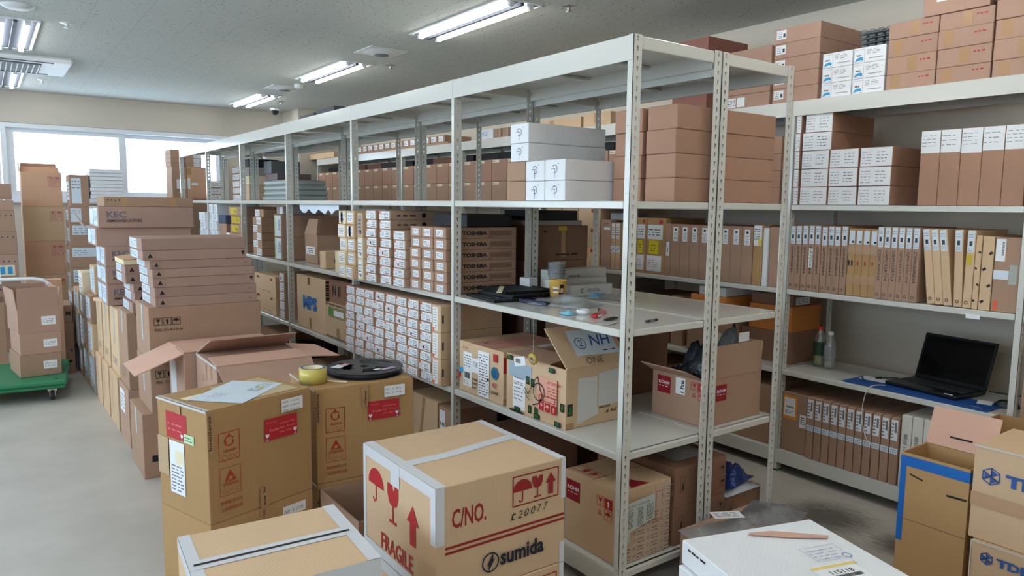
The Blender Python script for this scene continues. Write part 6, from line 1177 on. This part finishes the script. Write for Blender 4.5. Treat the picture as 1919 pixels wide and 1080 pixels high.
for i in range(8): bx('thin white box, %s of eight piled before the window' % (ORD[i] if i < 7 else 'topmost'), -.945 + J(.006), -.645 + J(.006), 6.8, 7.12, 1.531 + i*.0375, 1.531 + i*.0375 + .0345 if i < 7 else 1.832, C_WHITE, nm='thin_white_box', group='thin white boxes before the window')
# ---- tower of five tan cartons
def tw(d, w, h):
    s = w*.13
    for a, b_ in ((0, 0), (1, 0), (0, 1), (1, 1)): d.frame(w*.66 + a*s*1.25, h*.58 + b_*s*1.25, s, s, .003, MAUVE)
    d.recycle(w*.66 + s*.5, h*.6, s*.7, MAUVE); d.umbrella(w*.66 + s*1.75, h*.6 + s*1.28, s*.7, MAUVE); d.glass(w*.66 + s*.5, h*.6 + s*1.28, s*.7, MAUVE)
for i in range(5): bx('tan carton with mauve care icons, %s of the tall tower' % (ORD[i] if i < 4 else 'topmost'), -1.525 + J(.004) - (.012 if i < 2 else 0), -1.165 + J(.004), 7.2, 7.55, i*.3595, i*.3595 + .3585, C_ORANGE if i % 2 == 0 else C_TAN, [('printed_icons', 'F', 'tw', tw)], nm='tower_carton', group='tall tower of tan cartons')
o = ALL[-1]; flap(o, 'raised_flap', (-.17, .16, .3585), (.16, .16, .3585), .1, C_PINK, (0, -.1, 1), .005); flap(o, 'raised_flap', (-.175, -.1, .3585), (.165, -.1, .3585), .055, C_ORANGE, (0, .1, 1), .005)
flap(o, 'raised_flap', (-.178, .17, .3585), (-.178, -.16, .3585), .09, C_TAN, (-.1, 0, 1), .005)
# ---- brown cartons at the far left
zs = [0, .4, .71, .97, 1.20, 1.405]
for i in range(5): bx('far left brown carton with blue dots, %s in its pile' % ORD[i], -2.1, -1.60 + J(.01), 6.82, 7.15, zs[i], zs[i+1] - .001, C_PINK if i < 3 else C_BROWN, [('printed_marks', 'F', 'fl%d' % (i == 2), (lambda s: lambda d, w, h: ([d.rect(w*(.66 + .09*k), h*.72, .012, .012, NAVY) for k in range(4)], (d.rect(w*.68, h*.2, w*.26, h*.4, CREAMP), d.rect(w*.7, h*.26, w*.08, h*.28, CYAN), d.rect(w*.82, h*.26, w*.08, h*.28, CYAN)) if s else None))(i == 2))], nm='far_left_carton', group='far left pile of brown cartons')
o = bx('open pinkish carton with tilted lid at the top of far left pile', -2.1, -1.61, 6.82, 7.15, 1.406, 1.50, C_PINK, nm='far_left_carton', kind='open'); flap(o, 'tilted_lid', (-.245, .16, .1), (.245, .16, .1), .16, C_PINK, (0, -.1, 1), 0)
bx('brown carton pile standing left behind the trolley handle', -2.3, -1.75, 5.75, 6.2, 0, .62, C_BROWN, nm='far_left_carton'); bx('dark blue carton on the pile behind the trolley handle', -2.3, -1.79, 5.75, 6.2, .621, .78, mat('dusk_blue_board', S(60, 74, 100), .5), nm='far_left_carton'); bx('white tray carton between brown ones behind the trolley', -2.3, -1.76, 5.75, 6.2, .781, .85, C_WHITE, nm='far_left_carton')
# ---- big cartons behind the trolley
bx('tall carton with umbrella icon behind the trolley', -1.62, -1.27, 5.47, 5.85, 0, .45, C_BROWN, [('printed_icons', 'F', 'tic', lambda d, w, h: (d.umbrella(w*.88, h*.16, h*.1, INK), d.rect(w*.92, h*.42, w*.03, h*.06, NAVY)))], nm='plain_carton'); bx('shorter carton with black mark on the umbrella one', -1.62, -1.275, 5.47, 5.85, .451, .60, C_BROWN, [('black_mark', 'F', 'bm2', lambda d, w, h: d.text(w*.86, h*.4, h*.25, 'M', INK, bold=.05))], nm='plain_carton')
bx('narrow tan carton standing behind the trolley boxes', -1.60, -1.345, 5.37, 5.46, 0, .84, C_ORANGE, nm='plain_carton')
# ---- platform trolley
T = empty('platform_trolley', (-1.74, 4.90, 0), -.10, 'green platform trolley with a white tubular push handle', 'trolley')
b = MB(); b.box(-.37, .37, -.43, .43, .125, .165, GREENP, c=.012)
for x in (-.3, .3):
    for y in (-.36, .36): b.cyl((x, y, .1655), (x, y, .1662), .014, RUBBER, 12)
b.box(-.36, .36, -.42, .42, .1, .126, GREENP, c=.008); b.build('platform', T)
for x in (-.27, .27):
    for y in (-.33, .33):
        b = MB(); b.box(-.03, .03, -.02, .02, .07, .1, ALU); b.box(-.02, -.015, -.02, .02, .03, .1, ALU); b.box(.015, .02, -.02, .02, .03, .1, ALU); w_ = b.build('caster', T, (x, y, 0))
        b = MB(); b.cyl((-.012, 0, .042), (.012, 0, .042), .042, RUBBER, 20); b.build('wheel', w_)
hp = [(-.28, .40, .16), (-.28, .40, .72), (-.27, .40, .80), (-.22, .40, .845), (-.15, .40, .86), (.15, .40, .86), (.22, .40, .845), (.27, .40, .80), (.28, .40, .72), (.28, .40, .16)]
b = MB(); b.tube(hp, .0145, WHITEP, 10); b.build('push_handle', T)
def dlab(d, w, h): d.rect(w*.56, h*.3, w*.34, h*.36, PAPER); d.lines(w*.6, h*.38, w*.26, h*.2, 3, GREYI, 3, .3)
for i, (z0, z1) in enumerate(((.166, .335), (.336, .50), (.501, .685))):
    o = bx('brown carton with white label on the green trolley, %s of three' % ['lowest', 'middle', 'topmost open'][i], -1.695 + (0, .008, .004)[i], -1.424 + (0, .008, .004)[i], 4.66, 5.06, z0, z1, C_PINK if i else C_BROWN, [('paper_label', 'F', 'dl', dlab)], nm='trolley_carton', group='cartons on the green trolley', rot=(.13, .12, .14)[i], kind='open' if i == 2 else None)
for a, b_, dv, L_ in (((-.1345, -.195, .184), (.1345, -.195, .184), (0, -.05, 1), .16), ((-.1345, .195, .184), (-.1345, -.195, .184), (-.1, 0, 1), .15), ((.1345, -.195, .184), (.1345, .195, .184), (.12, 0, 1), .15), ((.1345, .195, .184), (-.1345, .195, .184), (0, .06, 1), .16)):
    flap(o, 'raised_flap', a, b_, L_, C_PINK, dv, .0)

# ================================================================ right foreground
def tdk(d, w, h, R_=.03, cx=.058, cyf=.70):
    cy = h*cyf
    for k in range(6):
        a, b_ = math.radians(60*k + 30), math.radians(60*k + 90)
        d.line([(cx + R_*math.cos(a), cy + R_*math.sin(a)), (cx + R_*math.cos(b_), cy + R_*math.sin(b_))], .004, BLUEI); d.line([(cx, cy), (cx + R_*math.cos(a), cy + R_*math.sin(a))], .004, NAVY)
        if k % 2 == 0: d.poly([(cx, cy), (cx + R_*.8*math.cos(a), cy + R_*.8*math.sin(a)), (cx + R_*.8*math.cos(b_), cy + R_*.8*math.sin(b_))], BLUEI)
    d.text(cx + R_*1.5, cy - R_*.75, R_*1.45, 'TDK', BLUEI, w=R_*5.4, bold=.05)
    d.rect(0, h*.36, w, h*.14, mat('kraft_tape_tone', S(190, 152, 120), .5)); d.rect(0, h*.985, w, h*.015, TAPEG)
for i, (z0, z1) in enumerate(((0, .339), (.340, .68))): carton('brand_carton', ['lower tan carton with blue hexagon logo at the right edge', 'upper tan carton with large blue hexagon logo at the right edge'][i], .95 - .012*(1 - i), 1.275, -1.25, -.80 - .018*(1 - i), z0, z1, C_TAN, [('printed_brand', 'L', 'tdk%d' % i, tdk if i else (lambda d, w, h: tdk(d, w, h, .021, .052, .84)))], seam='x')
b = MB(); b.tube([(.934, -.815, .0), (.932, -.82, .2), (.936, -.818, .338)], .002, CABLE, 6); tag(b.build('white_string'), 'white string hanging beside the lower blue hexagon logo carton', 'string')
o = carton('blue_taped_carton', 'tall open carton edged with wide blue tape', .95, 1.15, -.792, -.55, 0, .58, C_OLIVE, [('blue_tape', 'L', 'btp', lambda d, w, h: (d.rect(0, h - .05, w, .04, BLUET), d.rect(.0, h*.40, .022, h*.58, BLUET), d.line([(w*.15, h*.9 - .02), (w*.35, h*.88 - .02)], .006, INK), d.line([(w*.7, h*.83 - .02), (w*.98, h*.8)], .008, INK), d.rect(0, h*.555, w, .002, FADE))), ('blue_tape', 'F', 'btf', lambda d, w, h: d.rect(0, h - .05, w, .04, BLUET))], kind='open')
f_ = flap(o, 'raised_flap', (.1, .121, .58), (.1, -.121, .58), .15, C_SALMON, (.35, 0, 1), .0)
b = MB(); b.box(-.004, .0, -.04, .04, -.005, .005, INK); b.build('hand_hole', f_, (.112, 0, .62))
o = carton('open_carton', 'olive open carton standing behind the blue hexagon logo cartons', 1.32, 1.70, -.98, -.60, 0, .62, C_OLIVE, kind='open')
# white lid box in front with its label
wx, wy, wz = -.36, -.60, .60
def wlid(d, w, h):
    # text reads from the far side: rotated a quarter turn
    d.rect(w*.24, h*.33, .17, .11, PAPER); d.frame(.20, h*.20, .085, .10, .0012, INK); d.text(.225, h*.43, .018, '찾기 보관', INK, -math.pi/2 + .35, w=.075); d.lines(.21, h*.24, .05, .06, 3, INK, 3, .2)
    d.rect(.31, h*.19, .010, .16, mat('amber_line', S(232, 206, 120), .5), .0)
    d.text(.335, h*.20 + .10, .014, '115118', INK, -math.pi/2, w=.07, bold=.01); d.bars(.30, h*.2, .008, .08, INK, 20, 3, True); d.lines(.24, h*.19, .05, .08, 7, BLUEI, 6, .15); d.frame(.37, h*.22, .05, .11, .0008, BLUEI); d.disc(.385, h*.24, .012, BLUEI, .010, 0, 360, 16)
o = carton('white_lid_box', 'large white flat box with printed delivery form at the bottom right', wx, wx + .43, wy - .50, wy, wz - .066, wz, C_WHITE, [], rot=-.29, pivot=(wx, wy))
dd = D((-.215, -.25, .066), (1, 0, 0), (0, 1, 0), (0, 0, 1))
def qrect(a, b_, w_, h_, m, fr=None): dd.rect(a, b_, w_, h_, m) if not fr else dd.frame(a, b_, w_, h_, fr, m)
qrect(.10, .13, .11, .09, INK, .001); dd.text(.125, .20, .016, '찾기 보관', INK, -.35, w=.07); dd.lines(.12, .14, .07, .03, 2, INK, 3, .3)
qrect(.215, .12, .13, .14, PAPER); dd.rect(.215, .245, .14, .012, mat('amber_line', S(232, 206, 120), .5)); dd.text(.25, .215, .016, '115118', INK, 0, w=.07, bold=.01); dd.bars(.25, .195, .08, .014, INK, 26, 3); dd.lines(.22, .13, .1, .06, 6, GREYI, 5, .25)
qrect(.26, .275, .11, .075, BLUEI, .0008); dd.lines(.265, .28, .09, .06, 4, BLUEI, 7, .12); dd.disc(.36, .285, .013, BLUEI, .011, 0, 360, 16); dd.b.build('delivery_form', o)
dd = D((-.215, .25, 0), (0, -1, 0), (0, 0, 1), (-1, 0, 0)); dd.lines(.03, .045, .08, .012, 1, INK, 4, .5); dd.b.build('pencil_note', o)
b = MB(); b.add([(-.11, .0, 0), (-.04, .012, .003), (.11, -.012, .002), (.1, -.025, .004), (-.0, -.02, .002), (-.11, -.008, .006)], [(0, 5, 4, 1), (1, 4, 3, 2)], C_SALMON)
b.add([(-.11, .0, .004), (-.04, .012, .007), (.11, -.012, .006), (.1, -.025, .008), (-.0, -.02, .006), (-.11, -.008, .010)], [(1, 4, 5, 0), (2, 3, 4, 1)], C_SALMON); b.add([(-.11, -.008, .006), (0, -.02, .002), (.1, -.025, .004), (-.11, -.008, .01), (0, -.02, .006), (.1, -.025, .008)], [(0, 1, 4, 3), (1, 2, 5, 4)], C_SALMON)
tag(b.build('cardboard_scrap', None, (-.10, -.75, .6015), -.62), 'torn pinkish cardboard scrap lying on the white box', 'cardboard scrap')
for i, (z0, z1, m_, dx) in enumerate(((0, .26, C_BROWN, -.02), (.261, .47, C_TAN, .0), (.471, .532, C_WHITE, -.012))):
    carton('under_carton', ['lowest carton supporting the white flat box', 'tan carton second under the white flat box', 'thin white box directly under the white flat box'][i], wx + dx, wx + .42, wy - .48, wy - .005, z0, z1, m_, rot=-.27, pivot=(wx, wy))
carton('bag_carton', 'carton under the clear plastic bags by the rack end', .27, .74, -.40, -.06, 0, .26, C_BROWN)
crumpled('clear_poly_bag', 'clear bag with white label lying at the rack end', 'bag', .37, -.22, .262, .30, .26, .05, CLEAR, 71, 14, -.2)
crumpled('clear_poly_bag', 'clear bag with dark contents lying right beside the labelled one', 'bag', .66, -.19, .262, .26, .22, .04, film('smoke_poly', S(150, 156, 164), .5, .25, .12, (40, .7)), 73, 14, .3)
b = MB(); b.box(-.06, .06, -.03, .03, 0, .001, PAPER); dd = D((-.06, -.03, .001), (1, 0, 0), (0, 1, 0), (0, 0, 1)); dd.lines(.01, .008, .09, .044, 5, INK, 4, .3); o = tag(b.build('bag_label', None, (.42, -.16, .316), -.5), 'white printed label lying on the clear bags', 'paper label'); dd.b.build('printed_text', o)
